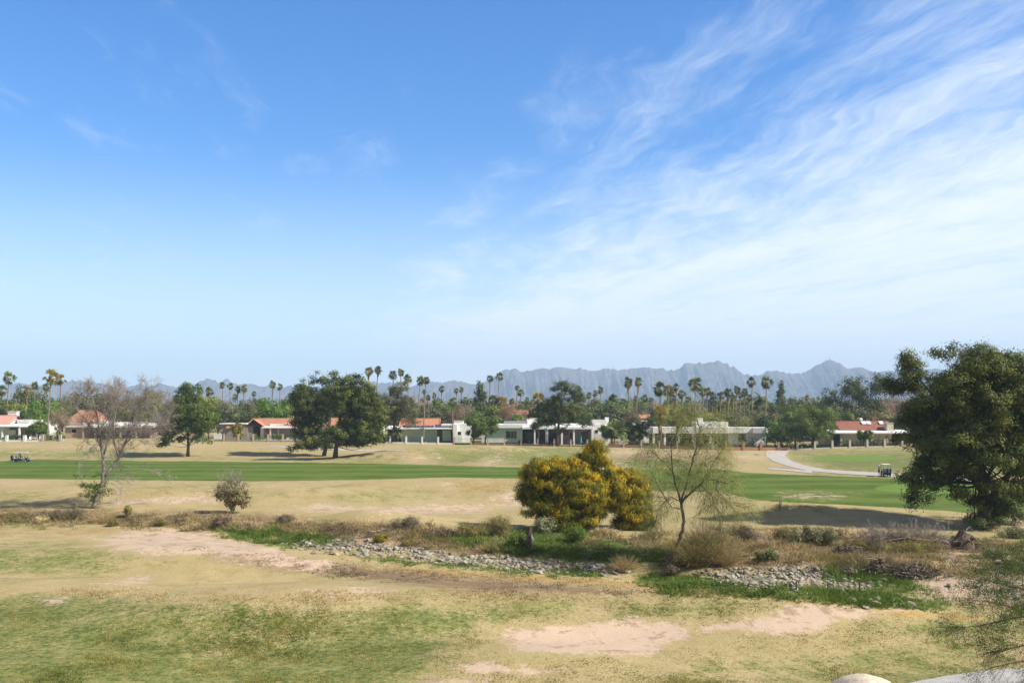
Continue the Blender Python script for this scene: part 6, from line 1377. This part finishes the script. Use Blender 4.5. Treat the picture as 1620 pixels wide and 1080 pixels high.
def mountains():
    pxs=np.arange(-400,2200,1.5); pr=np.interp(pxs,[p[0] for p in PROF],[p[1] for p in PROF]); DM=6000.0
    ts=np.linspace(0,1.5,96)
    PX,T=np.meshgrid(pxs,ts); Hh=(HY-pr)/F*DM+CAMH
    Dm=np.where(T<=1,4300+1700*T,6000+(T-1)*1600); X=(PX-810)/F*DM*(Dm/DM)**.6*1.0
    hh=np.tile(Hh,(len(ts),1))
    base=np.where(T<=1,T**1.35,1-(T-1)*1.6)
    # spurs: noise warped along x, stretched down-slope
    u=PX*.05+1.6*vnoise(PX*.013,T*2,4); n1=1-np.abs(2*vnoise(u,T*1.3,5)-1); n2=1-np.abs(2*vnoise(PX*.16+T*2.5,T*5,6)-1); n3=np.abs(2*fbm(PX*.4,T*12,3,7)-1)*2
    amp=np.clip(1-np.abs(T-1)*1.0,0,1); e=np.clip((1-T)*3,0,1) 
    cut=(.26*(1-n1)+.20*(1-n2)+.12*n3)*e*np.clip(T*2.2,0,1)
    Z=hh*np.clip(base-cut*.75,0,2)+ ((1-np.abs(2*vnoise(PX*.09,T*0+3.3,8)-1))*16+(1-np.abs(2*vnoise(PX*.27,T*0+7.3,9)-1))*10-13)*np.clip((T-.6)*2.5,0,1)
    Z=np.where(T<.02,-5,Z)
    # second, nearer foothill swell at the right centre
    V=np.stack([X,Dm,Z],-1).reshape(-1,3); n,mm=PX.shape; i=np.arange(n-1)[:,None]*mm+np.arange(mm-1)[None,:]
    me=mesh_poly('mountains',V,np.stack([i,i+1,i+mm+1,i+mm],-1).reshape(-1,4),None,smooth=True)
    m,nt=mat_new('mountain_rock'); N=NT(nt); pos=N.pos(); z=N.n('ShaderNodeSeparateXYZ',i0=pos).outputs[2]
    col=N.mix(N.mr(N.noise(pos,.006,6,.65),.35,.65),(.075,.06,.052),(.15,.12,.10)); col=N.mix(N.mr(N.noise(pos,.02,5,.7),.45,.7),col,(.05,.046,.036))
    out(N,col,.95,N.noise(pos,.012,6,.7),.8,25,.1); me.materials.append(m)
    tag(newobj('mountains',me),kind='structure',label='hazy blue desert mountain range')
    for px,h_,lab in ((970.5,26,'thin antenna tower on the flat ridge left of the double summit'),(1313,30,'tall thin antenna mast on the sharp right-hand peak'),(1307,16,'short antenna mast beside the tall one on the sharp peak')):
        zz=CAMH+(HY-np.interp(px,[p[0] for p in PROF],[p[1] for p in PROF]))/F*DM-2; x=(px-810)/F*DM; mb=MB()
        for a in range(3): mb.tube([(math.cos(a*2.1)*2,math.sin(a*2.1)*2,0),(0,0,h_)],[.7,.45],5)
        for q in range(5): mb.tube([(-1.6+q*.3,0,h_*q/6),(1.6-q*.3,0,h_*(q+1)/6)],[.4,.4],4)
        o=mb.build('antenna_tower',M['steel']); o.location=(x,6000,zz); tag(o,lab,'antenna','antennas on the mountain ridge')
mountains()

# ---------------------------------------------------------------- sun, sky, haze, camera
SUN_EL=R(41); sdir=Vector((1,-.32,0)).normalized()*math.cos(SUN_EL)+Vector((0,0,math.sin(SUN_EL)))
ld=bpy.data.lights.new('sun','SUN'); ld.energy=5.0; ld.angle=R(.53); ld.color=(1.0,.93,.82)
so=newobj('sun',ld); so.rotation_euler=sdir.to_track_quat('Z','Y').to_euler()
w=bpy.data.worlds.new('World'); sc.world=w; w.use_nodes=True; nt=w.node_tree; nt.nodes.clear(); N=NT(nt)
sky=N.n('ShaderNodeTexSky',_sky_type='NISHITA',_sun_disc=False); sky.sun_elevation=SUN_EL; sky.sun_rotation=math.atan2(sdir.x,sdir.y); sky.altitude=400; sky.air_density=1.0; sky.dust_density=.6; sky.ozone_density=2.2
tc=N.n('ShaderNodeTexCoord').outputs['Generated']; nn=N.n('ShaderNodeVectorMath',_operation='NORMALIZE',i0=tc).outputs[0]
s=N.n('ShaderNodeSeparateXYZ',i0=nn); dx,dy,dz=s.outputs
dzc=N.math('MAXIMUM',dz,.012)
pxv=N.math('DIVIDE',dx,dzc); pyv=N.math('DIVIDE',dy,dzc)
u=N.math('ADD',pxv,N.math('MULTIPLY',pyv,.13)); v=N.math('SUBTRACT',pyv,N.math('MULTIPLY',pxv,.13))
# angle-like coordinates that stay even towards the horizon
lv=N.math('LOGARITHM',N.math('MAXIMUM',v,.3),2.718)
def vec(a,b,c=0.0): return N.n('ShaderNodeCombineXYZ',i0=a,i1=b,i2=c).outputs[0]
ca=vec(N.math('MULTIPLY',u,1.7),N.math('MULTIPLY',v,.36))
cb=vec(N.math('MULTIPLY',u,4.2),N.math('MULTIPLY',v,1.1),3.0)
warp=N.noise(vec(N.math('MULTIPLY',u,.7),N.math('MULTIPLY',v,.5),7.0),1.0,4,.6)
ca2=N.n('ShaderNodeVectorMath',_operation='ADD',i0=ca,i1=vec(N.math('MULTIPLY',warp,1.7),N.math('MULTIPLY',warp,.9))).outputs[0]
cb2=N.n('ShaderNodeVectorMath',_operation='ADD',i0=cb,i1=vec(N.math('MULTIPLY',warp,3.2),N.math('MULTIPLY',warp,1.6))).outputs[0]
n1=N.noise(ca2,1.0,9,.62,.12); n2=N.noise(cb2,1.0,9,.70,.25)
uu=N.math('ADD',u,N.math('MULTIPLY',N.math('SUBTRACT',N.math('MINIMUM',v,12.0),2.5),.15))
cov=N.mr(uu,.4,2.9,-.17,.20,False)                    # thick bank to the right of a diagonal edge
den=N.math('ADD',N.math('ADD',N.math('MULTIPLY',n1,.56),N.math('MULTIPLY',n2,.48)),cov)
cl=N.mr(den,.38,.84,0,.94)
wis=N.math('MULTIPLY',N.mr(N.noise(cb2,.8,7,.65,.3),.55,.84,0,.55),N.mr(u,-3.5,-1.2,1,.45))   # faint wisps elsewhere
cl=N.math('MAXIMUM',cl,wis)
cl=N.math('MULTIPLY',cl,N.math('MULTIPLY',N.mr(dx,.55,.8,1,.15),N.mr(dy,-.1,.3,0,1)))  # clouds faded out beyond the view to lower their fill light
hs=N.n('ShaderNodeHueSaturation',Hue=.5,Saturation=1.36,Value=1.0,Color=sky.outputs[0])
bluer=N.mix(1.0,hs.outputs[0],(.86,1.03,1.24),'MULTIPLY')
# pale band near the horizon is thin high haze beyond the mountains
hz=N.mr(dz,.0,.26,.72,.0)
cloudc=(6.6,7.0,7.4)
base_=N.mix(hz,bluer,(6.3,7.0,7.5))
skyc=N.mix(cl,base_,cloudc)
# grey added to the unseen sky overhead and behind, dimming blue light in shadows
unseen_grey=N.math('MAXIMUM',N.mr(dz,.42,.62),N.mr(dy,.05,-.25))
skyc=N.mix(N.math('MULTIPLY',unseen_grey,.8),skyc,(1.55,1.5,1.5))
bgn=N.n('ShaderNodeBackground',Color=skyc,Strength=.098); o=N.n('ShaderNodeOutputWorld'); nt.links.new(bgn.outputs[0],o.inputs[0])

hm,hnt=mat_new('air_haze'); HN=NT(hnt); pv=HN.n('ShaderNodeVolumePrincipled',Density=1.5e-4); pv.inputs['Color'].default_value=(.50,.70,1.0,1); pv.inputs['Anisotropy'].default_value=0.0
ho=HN.n('ShaderNodeOutputMaterial'); hnt.links.new(pv.outputs[0],ho.inputs['Volume'])
hb=MB().box(-9000,9000,-300,9500,-9,460).build('haze',hm); tag(hb,'thin blue air haze over the whole valley','haze',kind='stuff')

cam=bpy.data.cameras.new('camera'); cam.lens=35; cam.sensor_width=36; cam.shift_y=105/1620; cam.clip_end=60000; cam.clip_start=.1
co=newobj('camera',cam); co.location=(0,0,CAMH); co.rotation_euler=(R(90),0,0); sc.camera=co
sc.view_settings.view_transform='Standard'; sc.view_settings.look='None'; sc.view_settings.gamma=1; sc.view_settings.exposure=0.73; sc.view_settings.use_curve_mapping=False
sc.render.engine='CYCLES'; sc.cycles.volume_bounces=1; sc.cycles.max_bounces=6; sc.cycles.transparent_max_bounces=8

# ---------------------------------------------------------------- make the pending labels single each thing out
ORD=['first','second','third','fourth','fifth','sixth','seventh','eighth','ninth','tenth','eleventh','twelfth']
by={}
for o_,px,ph in PENDING: by.setdefault(ph,[]).append((px,o_))
for ph,L in by.items():
    L.sort(key=lambda t:t[0])
    if len(L)==1: L[0][1]['label']=ph; continue
    for i,(px,o_) in enumerate(L):
        a='left' if i<=len(L)/2 else 'right'; k=i if a=='left' else len(L)-1-i
        word={0:'leftmost' if a=='left' else 'rightmost'}.get(k,ORD[k]+' from '+a)
        o_['label']=f'{ph}, {word}'
